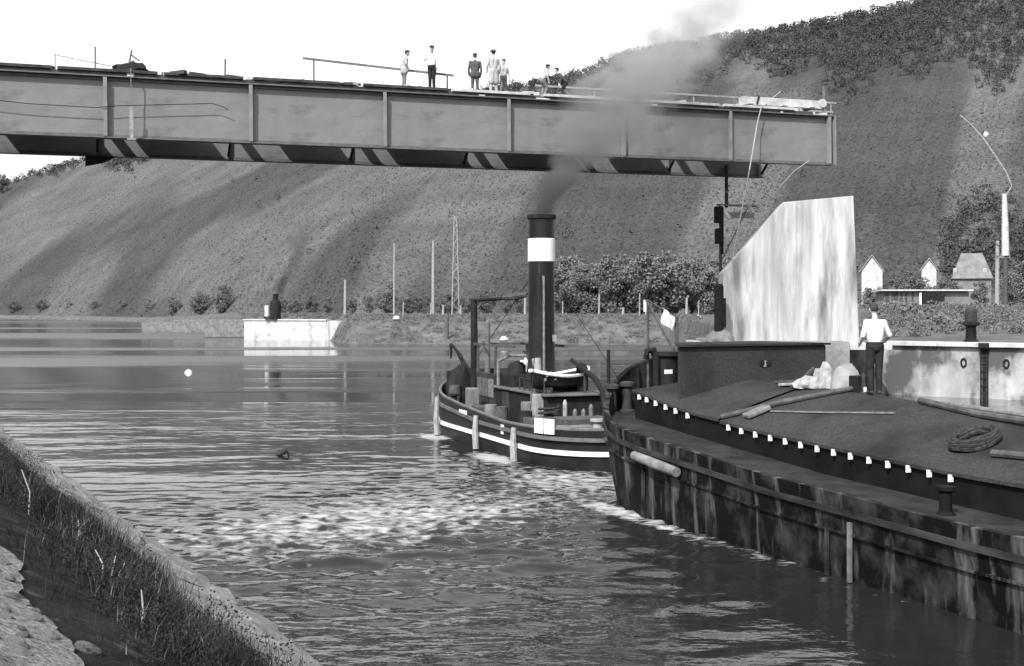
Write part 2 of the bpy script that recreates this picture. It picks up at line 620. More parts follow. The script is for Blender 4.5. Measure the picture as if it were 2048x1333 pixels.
def ground_z(px, d):
    """height of the far bank at a bearing and distance (arrays)"""
    s_ = interp(SHORE, px)
    f_ = interp(FOOT, px)
    quay = np.clip((px - 1425) / 25, 0, 1)
    t = np.clip((d - s_) / np.minimum(13.0, 0.4 * (f_ - s_)), 0, 1)
    t = t * t * (3 - 2 * t)
    zb = -0.4 + np.where(px < 484, 1.6 + 2.1 * np.clip((px - 300) / 184, 0, 1), 3.7) * t
    zq = 2.70 + 1.7 * np.clip((d - s_ - 3) / 40.0, 0, 1)
    return zb * (1 - quay) + zq * quay


def hill_z(px, s_):
    """height along the slope, s_ = 0 at the foot, 1 on the ridge"""
    f_, r_ = interp(FOOT, px), interp(RIDGE, px)
    zf = ground_z(px, f_)
    zr = H + (HY - interp(RIDGEY, px)) / F * r_
    prof = np.where(s_ <= 1, 0.90 * s_ + 0.10 * s_ * s_, 1.0 - 0.25 * (s_ - 1) ** 2 - 0.15 * (s_ - 1))
    d = f_ + (r_ - f_) * s_
    x = (px - CX) / F * d
    n = fbm(x, d, 31, 4, 0.016) * 1.6 * np.clip(s_ * 5, 0, 1) * np.clip((1.05 - s_) * 5, 0.1, 1)
    return x, d, zf + (zr - zf) * prof + n


def make_far_land():
    px = np.concatenate([np.arange(-700, 1360, 12), np.arange(1360, 1470, 4), np.arange(1470, 2600, 14)]).astype(float)
    rows = []
    for q in np.concatenate([np.linspace(0, 0.12, 10, endpoint=False), np.linspace(0.12, 1, 14)]):
        s_, f_ = interp(SHORE, px), interp(FOOT, px)
        d = s_ + (f_ - s_) * q
        x = (px - CX) / F * d
        z = ground_z(px, d) + 0.25 * fbm(x, d, 5, 4, 0.25) * np.clip((d - s_) / 6, 0, 1)
        rows.append(np.stack([x, d, z], -1))
    A = np.array(rows)
    n, m_ = A.shape[:2]
    idx = np.arange(n * m_).reshape(n, m_)
    f = np.stack([idx[:-1, :-1], idx[:-1, 1:], idx[1:, 1:], idx[1:, :-1]], -1).reshape(-1, 4)
    o = link('riverbank', np_mesh('riverbank', A.reshape(-1, 3), f, True), 'bank_grass')
    tag(o, 'pale grassy bank on the far side of the river', kind='structure')
    px = np.arange(-700, 2600, 11).astype(float)
    rows, uvs = [], []
    for q in np.linspace(0, 1.6, 100):
        x, d, z = hill_z(px, np.full_like(px, q))
        rows.append(np.stack([x, d, z], -1))
        f_, r_ = interp(FOOT, px), interp(RIDGE, px)
        uvs.append(np.stack([(px - CX) / F * 430, (r_ - f_) * q * 1.15], -1))
    A = np.array(rows)
    U = np.array(uvs).reshape(-1, 2)
    n, m_ = A.shape[:2]
    idx = np.arange(n * m_).reshape(n, m_)
    f = np.stack([idx[:-1, :-1], idx[:-1, 1:], idx[1:, 1:], idx[1:, :-1]], -1).reshape(-1, 4)
    me = np_mesh('hill', A.reshape(-1, 3), f, True)
    lay = me.uv_layers.new(name='slope')
    li = np.empty(len(me.loops), np.int32)
    me.loops.foreach_get('vertex_index', li)
    lay.data.foreach_set('uv', U[li].astype(np.float32).ravel())
    o = link('hill', me, 'hill_side')
    tag(o, 'long vineyard hillside rising behind the river', kind='structure')


make_far_land()


def leaf_cloud(centers, radii, per, size, rng, squash=0.8):
    """per random quads round every centre -> verts, faces arrays"""
    n = len(centers)
    N = n * per
    c = np.repeat(np.asarray(centers, float), per, 0)
    rr = np.repeat(np.asarray(radii, float), per)
    d = rng.normal(size=(N, 3))
    d /= np.linalg.norm(d, axis=1)[:, None]
    rad = rr * rng.uniform(0.25, 1.0, N) ** 0.5
    p = c + d * rad[:, None] * np.array([1, 1, squash])
    a = rng.normal(size=(N, 3))
    a /= np.linalg.norm(a, axis=1)[:, None]
    b = np.cross(a, rng.normal(size=(N, 3)))
    b /= np.linalg.norm(b, axis=1)[:, None]
    sz = (np.repeat(np.broadcast_to(size, (n,)), per) * rng.uniform(0.6, 1.3, N))[:, None]
    a, b = a * sz * 0.5, b * sz * 0.5
    V = np.stack([p - a - b, p + a - b, p + a + b, p - a + b], 1).reshape(-1, 3)
    Fc = np.arange(N * 4).reshape(-1, 4)
    return V, Fc


def make_hill_growth():
    r = np.random.default_rng(17)
    # woods on the crest and on the upper right
    n = 24000
    px = r.uniform(-150, 2250, n)
    s_ = r.uniform(0.02, 1.06, n)
    edge = 0.94 - 0.33 * np.clip((px - 1000) / 900, 0, 1) + 0.05 * np.sin(px / 57.0) + 0.05 * np.sin(px / 23.0)
    keep = (s_ > edge + r.normal(0, 0.035, n)) | (r.uniform(size=n) < 0.002)
    keep |= (np.abs(px - 1990) < 110) & (s_ > 0.02) & (s_ < 0.13 + 0.1 * r.uniform(size=n)) & (r.uniform(size=n) < 0.8)
    px, s_ = px[keep], s_[keep]
    x, d, z = hill_z(px, s_)
    hgt = r.uniform(1.8, 4.2, len(px)) * np.clip(d / 520, 0.75, 1.3)
    c = np.stack([x, d, z + hgt * 0.5], -1)
    V, Fc = leaf_cloud(c, hgt * 0.5, 54, hgt * 0.12, r, 1.0)
    o = link('hill_forest', np_mesh('hill_forest', V, Fc), 'wood_leaf')
    tag(o, 'dark wood covering the crest and upper right of the hill', kind='stuff')
    # vines in rows up the slope
    n = 70000
    px = r.uniform(-120, 2200, n)
    s_ = r.uniform(0.0, 0.97, n) ** 1.15
    u = (px - CX) / F * 430
    f_, r_ = interp(FOOT, px), interp(RIDGE, px)
    v = (r_ - f_) * s_ * 1.15
    a = R(8)
    across = u * math.cos(a) - v * math.sin(a) * 1.0
    across = np.round(across / 1.9) * 1.9 + r.normal(0, 0.45, n)
    along = u * math.sin(a) + v * math.cos(a)
    u2 = across * math.cos(a) + along * math.sin(a)
    v2 = -across * math.sin(a) + along * math.cos(a)
    px2 = CX + u2 / 430 * F
    f2, r2 = interp(FOOT, px2), interp(RIDGE, px2)
    s2 = v2 / ((r2 - f2) * 1.15)
    dens = 0.5 + 0.5 * fbm(across * 1.0, along * 0.03, 41, 3, 0.16)
    edge = 0.93 - 0.42 * np.clip((px2 - 1000) / 900, 0, 1)
    ok = (s2 > 0.0) & (s2 < edge) & (r.uniform(size=n) < np.clip(0.25 + dens * 0.8, 0.2, 1))
    px2, s2 = px2[ok], s2[ok]
    x, d, z = hill_z(px2, s2)
    hh = r.uniform(0.18, 0.42, len(x)) * np.where(r.uniform(size=len(x)) < 0.004, 2.6, 1.0)
    V, Fc = leaf_cloud(np.stack([x, d, z + hh * 0.5], -1), hh * 0.62, 6, hh * 0.5, r, 1.0)
    o = link('vineyard', np_mesh('vineyard', V, Fc), 'vine_leaf')
    tag(o, 'vines and scrub growing in slanting rows on the hillside', kind='stuff')


make_hill_growth()

# ------------------------------------------------------------------ the bridge under construction
BR_LOC, BR_RZ, BR_RY = Vector((-16.46, 50.0, 11.38)), math.atan2(12.8, 32.49), -math.atan(0.0105)
PL, GH, FARY = 5.82, 2.42, 6.4
BE = Vector((math.cos(BR_RZ), math.sin(BR_RZ), 0))
BN = Vector((-math.sin(BR_RZ), math.cos(BR_RZ), 0))


def bridge_x(px, y=0.0):
    """local x on the bridge whose point (x, y) falls in photo column px"""
    t = (px - CX) / F
    o = BR_LOC + BN * y
    return (t * o.y - o.x) / (BE.x - t * BE.y)


def bridge_w(x, y, z):
    return BR_LOC + BE * x + BN * y + Vector((0, 0, z + 0.0105 * x))


def make_bridge():
    b = empty('girder_bridge', BR_LOC, BR_RZ, BR_RY, 'grey steel plate girder bridge jutting unfinished over the river', 'bridge')
    k0, k1 = -4, 6
    x0, x1 = k0 * PL, k1 * PL + 0.25
    cache = {}

    def piece(name, key, m, fn, loc):
        if key not in cache:
            cache[key] = fn().mesh(name)
        return link(name, cache[key], m, b, loc=loc)
    for g, (y, m) in enumerate(((0.0, 'steel_web'), (FARY, 'steel_web'))):
        xe = x1
        for k in range(k0, k1):
            # two rows of plates per bay, the seam between them standing a little proud of the upper row
            jx = PL * (k + 0.5)
            piece('web_plate', 'lo', m, lambda: MB().box((0, 0, 0), (PL - 0.012, 0.020, 1.235)), (jx, y - 0.022, 0.6175))
            piece('web_plate', 'up', m, lambda: MB().box((0, 0, 0), (PL - 0.012, 0.018, 1.165)), (jx, y + 0.004, 1.82))
        for k in range(k0, k1 + 1):
            xs = PL * k if k < k1 else PL * k - 0.02
            for side in (-1, 1):
                piece('stiffener', 'st', 'steel_stiff', lambda: MB().box((0, 0, 0), (0.028, 0.26, GH - 0.04)).box((0, -0.128, 0), (0.15, 0.02, GH - 0.05)),
                      (xs, y + side * 0.145, GH / 2)).rotation_euler = (0, 0, 0 if side < 0 else math.pi)
        MB().box(((x0 + xe) / 2, y, -0.025), (xe - x0, 0.50, 0.045)).box(((x0 + xe) / 2, y - 0.06, 0.055), (xe - x0, 0.02, 0.11)).build('bottom_flange', 'steel_edge', b)
        MB().box(((x0 + xe) / 2, y, GH + 0.028), (xe - x0, 0.52, 0.05)).box(((x0 + xe) / 2, y - 0.06, GH - 0.06), (xe - x0, 0.02, 0.12)).build('top_flange', 'steel_edge', b)
    # end post with its double plate
    MB().box((x1 + 0.05, -0.02, GH / 2), (0.06, 0.56, GH + 0.1)).box((x1 - 0.28, -0.17, GH / 2), (0.12, 0.24, GH - 0.06)).build('end_post', 'steel_stiff', b)
    # cross frames between the girders
    for k in range(k0, k1 + 1):
        xs = PL * k
        MB().box((xs, FARY / 2, 1.95), (0.18, FARY - 0.62, 0.5)).build('cross_beam', 'steel_dark', b)
        m = MB()
        m.beam((xs, 0.35, 0.12), (xs, 2.2, 1.7), 0.10, 0.10)
        m.beam((xs, FARY - 0.35, 0.12), (xs, FARY - 2.2, 1.7), 0.10, 0.10)
        m.build('knee_brace', 'steel_dark', b)
    for yy in (1.3, 2.6, 3.9):
        MB().box(((x0 + x1) / 2, yy, 2.32), (x1 - x0 - 0.6, 0.12, 0.26)).build('stringer', 'steel_dark', b)
    # bracket hanging under the far girder
    xb = bridge_x(196, FARY)
    MB().prism([(xb - 0.55, FARY - 0.2, -0.06), (xb + 0.75, FARY - 0.2, -0.06), (xb + 0.2, FARY - 0.2, -0.34), (xb - 0.55, FARY - 0.2, -0.5)], (0, 0.4, 0)).build('bracket', 'steel_dark', b)
    # loose timber deck: every plank its own piece
    x = -7.5
    i = 0
    pk = {}
    while x < x1 - 0.2:
        wd = random.choice((0.2, 0.24, 0.28, 0.32))
        ht = random.choice((0.07, 0.1, 0.14))
        key = (wd, ht)
        pale = (x > bridge_x(905) and random.random() < 0.75) or random.random() < 0.16
        kb = int((x + 40 * PL) // PL)
        cover = 0.2 + 0.9 * ((kb * 37) % 10) / 10 < (x + 40 * PL) % PL < 3.6 + 1.3 * ((kb * 53) % 10) / 10
        ln_ = FARY + 0.3 if cover else 4.1
        key = (wd, ht, cover)
        if key + (pale,) not in pk:
            pk[key + (pale,)] = MB().box((0, 0, 0), (wd, ln_, ht)).mesh('deck_plank')
        o = link('deck_plank', pk[key + (pale,)], 'plank_pale' if pale else 'plank_dark', b,
                 loc=(x + wd / 2, ln_ / 2 + random.uniform(-0.16, 0.02), GH + 0.058 + ht / 2 + (0.004 if i % 2 else 0)))
        o.rotation_euler = (0, 0, random.uniform(-0.02, 0.02))
        x += wd + (0.004 if cover else random.choice((0.02, 0.03, 0.05, 0.3, 0.12)))
        i += 1
    MB().box(((x0 + x1) / 2 - 0.6, -0.06, GH + 0.125), (x1 - x0 - 1.2, 0.16, 0.135)).build('edge_beam', 'plank_dark', b)
    # loose offcuts and packing on the edge
    for i in range(70):
        xx = random.uniform(-9, x1 - 1)
        MB().box((xx, random.uniform(-0.1, 0.5), GH + 0.3 + random.uniform(0, 0.04)), (random.uniform(0.1, 0.7), random.uniform(0.1, 0.4), random.uniform(0.04, 0.16)), rz=random.uniform(-0.6, 0.6), ry=random.uniform(-0.15, 0.15)).build('offcut', 'plank_pale' if xx > bridge_x(905) or random.random() < 0.2 else 'plank_dark', b)
    # kerb timbers lying along the near edge
    xk = -23.0
    while xk < x1 - 3:
        ln = random.uniform(2.2, 4.8)
        pale = xk > bridge_x(880)
        MB().box((xk + ln / 2, -0.12, GH + 0.26 + random.uniform(0, 0.02)), (ln, 0.2, 0.12)).build('kerb_timber', 'plank_pale' if pale else 'plank_dark', b, bevel=0.008)
        xk += ln + random.uniform(0.1, 0.9)
    xk = -23.0
    while xk < -7.7:
        MB().box((xk, FARY / 2, GH + 0.12), (0.3, FARY + 0.3, 0.12)).build('deck_plank', 'plank_dark', b)
        xk += 0.34
    return b


BRIDGE = make_bridge()
DECK = GH + 0.27


def bridge_frame_thing(name, x, y, z, label, cat, group=None):
    return empty(name, bridge_w(x, y, z), BR_RZ, BR_RY, label, cat, group)


def make_bridge_fittings():
    # handrail on the left: a post and a long thin plank sloping down
    y = 0.9
    xa, xb = bridge_x(606, y), bridge_x(908, y)
    xp = bridge_x(628, y)
    t = bridge_frame_thing('handrail', xp, y, DECK, 'thin plank handrail on one post behind the men on the bridge', 'railing')
    MB().beam((0, 0, 0), (0, 0, 1.18), 0.07, 0.07).build('post', 'mid_wood', t)
    MB().beam((xa - xp, 0, 1.2), (xb - xp, 0, 0.84), 0.05, 0.1).build('rail', 'mid_wood', t)
    MB().beam((xb - xp - 0.3, 0.05, 0), (xb - xp - 0.3, 0.05, 0.86), 0.06, 0.06).build('post', 'mid_wood', t)
    xp = bridge_x(191, y)
    xa, xb = bridge_x(108, y), bridge_x(352, y)
    t = bridge_frame_thing('handrail', xp, y, DECK, 'faint slack handrail beside the post nearest the sky gap', 'railing')
    MB().beam((0, 0, 0), (0, 0, 1.12), 0.07, 0.07).build('post', 'mid_wood', t)
    pts = [(xa - xp + (xb - xa) * q, 0.06, 0.72 - 0.50 * q - 0.1 * math.sin(math.pi * q)) for q in np.linspace(0, 1, 10)]
    MB().tube(pts, 0.022, 6).build('rail', 'rope', t)
    MB().beam((xa - xp + 0.05, 0.06, 0), (xa - xp + 0.05, 0.06, 0.74), 0.05, 0.05).build('post', 'pale_wood', t)
    xp = bridge_x(450, y)
    o = MB().beam((0, 0, 0), (0.01, 0, 0.95), 0.06, 0.06).build('pole', 'dark_wood', None, loc=bridge_w(xp, y, DECK))
    tag(o, 'single thin upright pole on the bridge deck', 'pole')
    # railing on the right half, two rails
    y = 3.4
    xa, xb = bridge_x(1085, y), bridge_x(1662, y)
    t = bridge_frame_thing('handrail', xa, y, DECK, 'long double handrail along the smoky end of the bridge', 'railing')
    L = xb - xa
    for q in np.linspace(0, 1, 7):
        MB().beam((L * q, 0, 0), (L * q, 0, 1.1), 0.06, 0.06).build('post', 'pale_wood', t)
    MB().beam((-0.4, -0.05, 1.08), (L + 0.3, -0.05, 1.1), 0.04, 0.09).build('rail', 'pale_wood', t)
    MB().beam((-0.4, -0.05, 0.62), (L + 0.1, -0.05, 0.6), 0.04, 0.09).build('rail', 'pale_wood', t)
    # white covered timber at the far end
    xa, xb = bridge_x(1482, 0.35), bridge_x(1640, 0.35)
    t = bridge_frame_thing('white_beam', (xa + xb) / 2, 0.35, DECK + 0.12, 'long whitish beam lying at the end of the bridge', 'beam')
    MB().box((0, 0, 0.24), (xb - xa, 0.42, 0.4)).build('beam_body', 'plank_pale', t, bevel=0.01)
    for q in (-0.42, 0.0, 0.36):
        MB().box(((xb - xa) * q, 0, 0.02), (0.22, 0.7, 0.10)).build('bearer', 'dark_wood', t)
    MB().box((-(xb - xa) * 0.32, -0.23, 0.3), (0.09, 0.04, 0.42), ry=0.3).build('clamp', 'steel_dark', t)
    xe = bridge_x(1644, 0.2)
    t = bridge_frame_thing('end_marker_post', xe, 0.2, DECK + 0.02, 'upright post with a pale round disc at the bridge tip', 'post')
    MB().beam((0.12, 0, 0), (0.12, 0, 1.3), 0.1, 0.1).build('post', 'mid_wood', t)
    MB().tube([(0, -0.1, 0.42), (0, -0.05, 0.42)], 0.22, 16).build('disc', 'coping', t)
    # heap of timber and canvas on the left
    xh = bridge_x(262, 0.6)
    o = blob('canvas_heap', (0.75, 0.6, 0.42), 5, 0.35, 'black_matt')
    o.location = bridge_w(xh, 0.5, DECK + 0.05)
    t = o
    tag(o, 'dark ragged canvas heap on the bridge deck', 'heap')
    MB().beam((-0.1, 0, 0.3), (0.02, 0.0, 0.95), 0.07, 0.05).beam((-0.8, 0.1, 0.03), (0.1, 0, 0.5), 0.08, 0.06).beam((0.35, 0, 0.5), (0.05, -0.1, 0.72), 0.05, 0.05).build('broken_stick', 'dark_wood', o)
    # rod with a board hanging down the side of the girder
    xr = bridge_x(263, -0.55)
    t = bridge_frame_thing('hanging_rod', xr, -0.55, 0, 'pale board on a thin rod hanging over the girder side', 'rod')
    MB().beam((0, 0, -0.2), (0, 0, GH + 0.32), 0.035, 0.035).beam((0, -0.02, GH + 0.3), (0, 0.62, GH + 0.3), 0.05, 0.05).build('rod', 'mid_wood', t)
    MB().box((0, -0.03, 0.55), (0.14, 0.04, 1.25)).build('board', 'pale_wood', t)
    MB().box((0, -0.03, -0.12), (0.34, 0.16, 0.07)).build('foot_board', 'pale_wood', t)
    # cable slung along the web
    pts = []
    for px, zz in ((-60, 1.30), (60, 1.16), (190, 1.13), (240, 1.25), (330, 1.38), (425, 1.52), (447, 1.4), (456, 1.3)):
        pts.append(bridge_w(bridge_x(px, -0.33), -0.33, zz))
    o = MB().tube(pts, 0.016, 6).build('slung_cable', 'black_matt')
    tag(o, 'thin dark cable slung along the side of the girder', 'cable')
    # long rope from the deck rail down past the girder to the pier
    pts = [bridge_w(bridge_x(1561, 1.4), 1.4, DECK + 1.15), bridge_w(bridge_x(1541, 0.6), 0.6, DECK + 0.55), bridge_w(bridge_x(1522, -0.42), -0.42, DECK - 0.1),
           bridge_w(bridge_x(1515, -0.45), -0.45, DECK - 0.8), P(1499, 340, 59.6), P(1480, 440, 60.5), P(1463, 525, 61.5)]
    o = MB().tube(pts, 0.028, 6).build('hanging_rope', 'rope')
    tag(o, 'long pale rope hanging from the bridge down to the pier', 'rope')
    o = MB().tube([P(1618, 322, 60.2), P(1592, 340, 60.4), P(1560, 373, 61)], 0.022, 6).build('short_rope', 'rope')
    tag(o, 'short pale rope end dangling under the bridge tip', 'rope')


def blob(name, r, seed, amt, m, parent=None, sub=3):
    """lumpy mound, flat below"""
    bm = bmesh.new()
    bmesh.ops.create_icosphere(bm, subdivisions=sub, radius=1.0)
    for v in bm.verts:
        q = v.co.copy()
        n = mnoise.noise(q * 1.9 + Vector((seed * 3.1, seed, 0))) + 0.5 * mnoise.noise(q * 4.3 + Vector((seed, 0, seed)))
        q *= 1 + amt * n
        v.co = Vector((q.x * r[0], q.y * r[1], max(q.z, -0.05) * r[2]))
    me = bpy.data.meshes.new(name)
    bm.to_mesh(me)
    bm.free()
    return link(name, me, m, parent, smooth=True)


make_bridge_fittings()


# ------------------------------------------------------------------ pier and quay
def make_pier():
    D = 60.6
    base = P(1580, 680, D)
    t = empty('bridge_pier', (base.x, base.y, base.z), label='bright pale concrete pier with a slanting shoulder under the bridge end', cat='pier')

    def L(px, py, d):
        return P(px, py, d) - base
    MB().prism([L(1446, 688, D), L(1446, 545, D), L(1566, 405, D), L(1707, 392, D), L(1719, 688, D)], (0.5, 4.5, 0)).build('front_wall', 'concrete_pale', t, bevel=0.03)
    q = L(1441, 410, D + 4.6)
    q2 = L(1512, 413, D + 4.6)
    MB().box((q.x, q.y, q.z / 2 - 0.2), (0.14, 0.14, q.z + 0.4)).build('scaffold_post', 'dark_wood', t)
    MB().beam(q + Vector((-0.2, 0, 0)), q2, 0.12, 0.1).build('scaffold_ledger', 'mid_wood', t)
    MB().beam(L(1497, 413, D + 4.6), L(1444, 520, D + 4.6), 0.06, 0.06).build('scaffold_brace', 'mid_wood', t)
    MB().box(((q.x + q2.x) / 2 + 0.1, q.y + 0.1, q.z - 0.55), (1.5, 0.05, 0.32)).build('scaffold_board', 'pale_wood', t)
    # raised board marks left by the formwork
    for px in (1500, 1566, 1604, 1650, 1690):
        top = 405 if px >= 1566 else 405 + (1566 - px) * 1.167
        p = L(px, 686, D)
        q = L(px, top + 6, D)
        MB().box(((p.x + q.x) / 2, p.y - 0.006, (p.z + q.z) / 2), (0.06, 0.03, q.z - p.z)).build('formwork_seam', 'concrete_pale', t)
    # the footing
    MB().box((0.1, 1.8, -0.30), (9.0, 6.4, 0.32)).build('footing', 'coping', t, bevel=0.03)
    # dark iron brackets high on the left edge
    for y0, y1, w_ in ((414, 446, 0.42), (458, 488, 0.34)):
        a, c = L(1437, y0, D + 4.6), L(1437, y1, D + 4.6)
        MB().box(((a.x + c.x) / 2, a.y, (a.z + c.z) / 2), (w_, 0.5, a.z - c.z)).box((a.x + 0.18, a.y, (a.z + c.z) / 2 - 0.3), (0.14, 0.3, a.z - c.z + 0.5)).build('bracket', 'black_matt', t)
    # prop reaching up to the far girder
    a, c = L(1453, 413, D + 4.6), L(1453, 332, D + 7.4)
    MB().tube([a, c], 0.1, 10).build('prop', 'steel_dark', t)
    # black timber fender pile at the left foot
    b = P(1438, 664, 59.6)
    f = empty('fender_pile', b, label='black timber pile at the left foot of the pale pier', cat='pile')
    h = 96 * 59.6 / F
    MB().tube([(0, 0, -0.1), (0, 0, h * 0.95), (0, 0, h)], [0.24, 0.22, 0.16], 10).build('pile_shaft', 'black_matt', f)
    MB().tube([(0.23, -0.05, 0.2), (0.23, -0.05, h * 0.7)], 0.1, 8).build('strap', 'black_matt', f)
    o = blob('rubble_mound', (0.7, 0.6, 0.55), 9, 0.3, 'concrete_grey')
    o.location = P(1438, 683, 59.6)
    tag(o, 'low grey rubble mound at the foot of the black pile', 'rubble')
    # working platform in front of the pier
    m = MB().prism([P(1415, 684, 59), P(1415, 684, 59) + Vector((0, 0, -5)), P(1700, 684, 58.6) + Vector((0, 0, -5)), P(1700, 684, 58.6)], (0.9, 12, 0))
    o = m.build('pier_apron', 'concrete_grey', None, bevel=0.04)
    tag(o, 'grey concrete apron in the water below the pier', 'apron')


make_pier()

QA, QB, QC = Vector((16.0, 66.4, 0)), Vector((24.7, 59.7, 0)), Vector((43.0, 45.6, 0))
QT = 2.74


def make_quay():
    t = empty('quay_wall', QA, math.atan2(QC.y - QA.y, QC.x - QA.x), label='long stained concrete quay wall behind the barge', cat='quay')
    ln = (QC - QA).length
    x = 0.0
    seg = 0
    for x1 in (9.15, 17.5, 26.0, ln):
        MB().box(((x + x1) / 2, 0.7, (QT - 0.2 - 2.0) / 2), (x1 - x - 0.05, 1.4, QT - 0.2 + 2.0)).build('wall_block', 'concrete_quay', t, bevel=0.02)
        x = x1
    x = -0.3
    while x < ln:
        MB().box((x + 1.2, 0.62, QT - 0.1), (2.385, 1.75, 0.2)).build('coping_stone', 'coping', t, bevel=0.02)
        x += 2.4
    xl = 9.15
    m = MB()
    m.box((xl - 0.16, -0.03, 0.8), (0.07, 0.06, 3.6)).box((xl + 0.16, -0.03, 0.8), (0.07, 0.06, 3.6)).box((xl, -0.015, 0.8), (0.2, 0.03, 3.5))
    m.build('ladder_rails', 'black_matt', t)
    for i in range(9):
        MB().beam((xl - 0.13, -0.06, -0.8 + i * 0.36), (xl + 0.13, -0.06, -0.8 + i * 0.36), 0.035, 0.035).build('rung', 'steel_dark', t)
    MB().box((xl + 0.05, -0.25, QT - 0.12), (0.5, 0.18, 0.26)).build('ladder_hook', 'black_matt', t)
    for xx in (xl - 1.0, xl + 1.05):
        pts = [(xx + 0.12 * math.cos(a), -0.05, 1.75 + 0.2 * math.sin(a)) for a in np.linspace(0, 2 * math.pi, 13)]
        MB().tube(pts, 0.045, 6, False).build('mooring_ring', 'black_matt', t)
    # cast iron bollard standing on the quay
    d = 63.0
    p = P(1942, 681, d)
    b = empty('bollard', (p.x, p.y, QT), label='tall black iron bollard standing on the quay', cat='bollard')
    MB().lathe([(0.36, 0), (0.36, 0.08), (0.27, 0.14), (0.25, 0.75), (0.27, 0.8)], n=18).build('shaft', 'black_paint', b, True)
    MB().lathe([(0.27, 0.8), (0.42, 0.86), (0.42, 0.98), (0.30, 1.04)], n=18).build('collar', 'black_matt', b, True)
    MB().lathe([(0.30, 1.04), (0.31, 1.55), (0.24, 1.68), (0.1, 1.76)], n=18).build('cap', 'steel_dark', b, True)


make_quay()


def make_guide_wall():
    a, c = P(488, 681, 171.5), P(652, 681, 167.0)
    a.z = c.z = 0
    t = empty('guide_wall', a, math.atan2(c.y - a.y, c.x - a.x), label='short bright concrete guide wall at the far water edge', cat='wall')
    ln = (c - a).length
    MB().box((ln / 2, 1.0, 0.6), (ln, 2.0, 4.2)).build('wall_block', 'coping', t, bevel=0.04)
    MB().box((ln / 2, 0.95, 2.78), (ln + 0.2, 2.2, 0.18)).build('coping_slab', 'coping', t)
    MB().box((1.6, -0.02, 0.9), (0.35, 0.05, 3.4)).build('joint_strip', 'coping', t)
    MB().prism([(ln, 0.05, 2.68), (ln, 0.05, -1), (ln + 1.2, 0.05, -1), (ln + 5.2, 0.05, 2.68)], (0, 1.5, 0)).build('wing_wall', 'concrete_pale', t)
    # stepped stone revetment farther left
    for i, (x, y, dd, ln2, h) in enumerate(((330, 668, 232, 9.0, 1.6), (395, 668, 222, 9.0, 2.2), (455, 675, 188, 7.0, 2.6))):
        p = P(x, y, dd)
        o = MB().box((0, 0, 0), (ln2, 1.5, h + 1.0)).build('revetment_block', 'bank_stone', None, bevel=0.05, loc=(p.x, p.y + 1.0, h / 2 - 0.5))
        tag(o, ['lowest stone block at the far left water edge', 'middle stone block at the far left water edge', 'stone block just left of the bright guide wall'][i], 'stone block')
    # vertical steam boiler smoking on the wall
    p = P(551, 637, 170.0)
    b = empty('steam_boiler', (p.x, p.y, 2.87), label='black upright steam boiler smoking on the bright guide wall', cat='boiler')
    MB().lathe([(0.75, 0), (0.75, 2.2), (0.6, 2.5), (0.35, 2.7)], n=16).build('boiler_shell', 'black_matt', b, True)
    MB().lathe([(0.34, 2.6), (0.32, 3.3), (0.4, 3.35), (0.4, 3.45)], n=12).build('chimney', 'black_matt', b, True)
    MB().box((-1.2, 0.1, 1.1), (0.5, 0.6, 1.5)).build('water_tank', 'white_paint', b, bevel=0.05)
    MB().box((-0.6, 0.1, 0.2), (1.8, 1.0, 0.36)).build('bed', 'steel_dark', b)


make_guide_wall()


# ------------------------------------------------------------------ sheds, houses, poles on the far land
def gz(px, d):
    return float(ground_z(np.array([float(px)]), np.array([float(d)]))[0])


def house(name, px0, px1, ytop, ybase, d, label, wall='house_wall', roof='house_roof', depth=4.0, front_gable=True, wins=(), rz=R(-17)):
    a, c = P(px0, ybase, d), P(px1, ybase, d)
    top = P(px0, ytop, d).z
    w_ = c.x - a.x
    z0 = gz((px0 + px1) / 2, d) - 0.3
    t = empty(name, ((a.x + c.x) / 2, d, z0), rz, label=label, cat='house')
    h = top - z0
    if front_gable:
        eave = h - w_ * 0.72
        MB().prism([(-w_ / 2, 0, 0), (w_ / 2, 0, 0), (w_ / 2, 0, eave), (0, 0, h - 0.12), (-w_ / 2, 0, eave)], (0, depth, 0)).build('wall', wall, t)
        for s_ in (-1, 1):
            q = MB()
            q.prism([(0, -0.25, h), (s_ * (w_ / 2 + 0.3), -0.25, eave - 0.35), (s_ * (w_ / 2 + 0.3), -0.25, eave - 0.2), (0, -0.25, h + 0.16)], (0, depth + 0.5, 0))
            q.build('roof_slope', roof, t)
    else:
        eave = h * 0.55
        MB().box((0, depth / 2, eave / 2), (w_ * 0.9, depth, eave)).build('wall', wall, t)
        bm = MB()
        r_ = w_ * 0.26
        bm.add([(-w_ / 2, -0.4, eave), (w_ / 2, -0.4, eave), (w_ / 2, depth + 0.4, eave), (-w_ / 2, depth + 0.4, eave), (-r_, depth / 2, h), (r_, depth / 2, h)],
               [(0, 1, 5, 4), (2, 3, 4, 5), (1, 2, 5), (3, 0, 4), (3, 2, 1, 0)])
        rf = bm.build('roof', roof, t)
        for s_ in (-0.42, 0.30):
            MB().box((w_ * s_, 0.62, eave + (h - eave) * 0.3), (0.45, 0.7, 0.8)).build('dormer', 'house_wall', rf)
            MB().box((w_ * s_, 0.255, eave + (h - eave) * 0.3), (0.26, 0.03, 0.5)).build('pane', 'pale_metal', rf)
    for (u, z, ww, hh) in wins:
        wn = MB().box((u * w_, -0.03, z), (ww, 0.08, hh)).build('window', 'white_paint', t)
        MB().box((u * w_, -0.085, z), (ww * 0.7, 0.04, hh * 0.75)).build('pane', 'glass', wn)
    return t


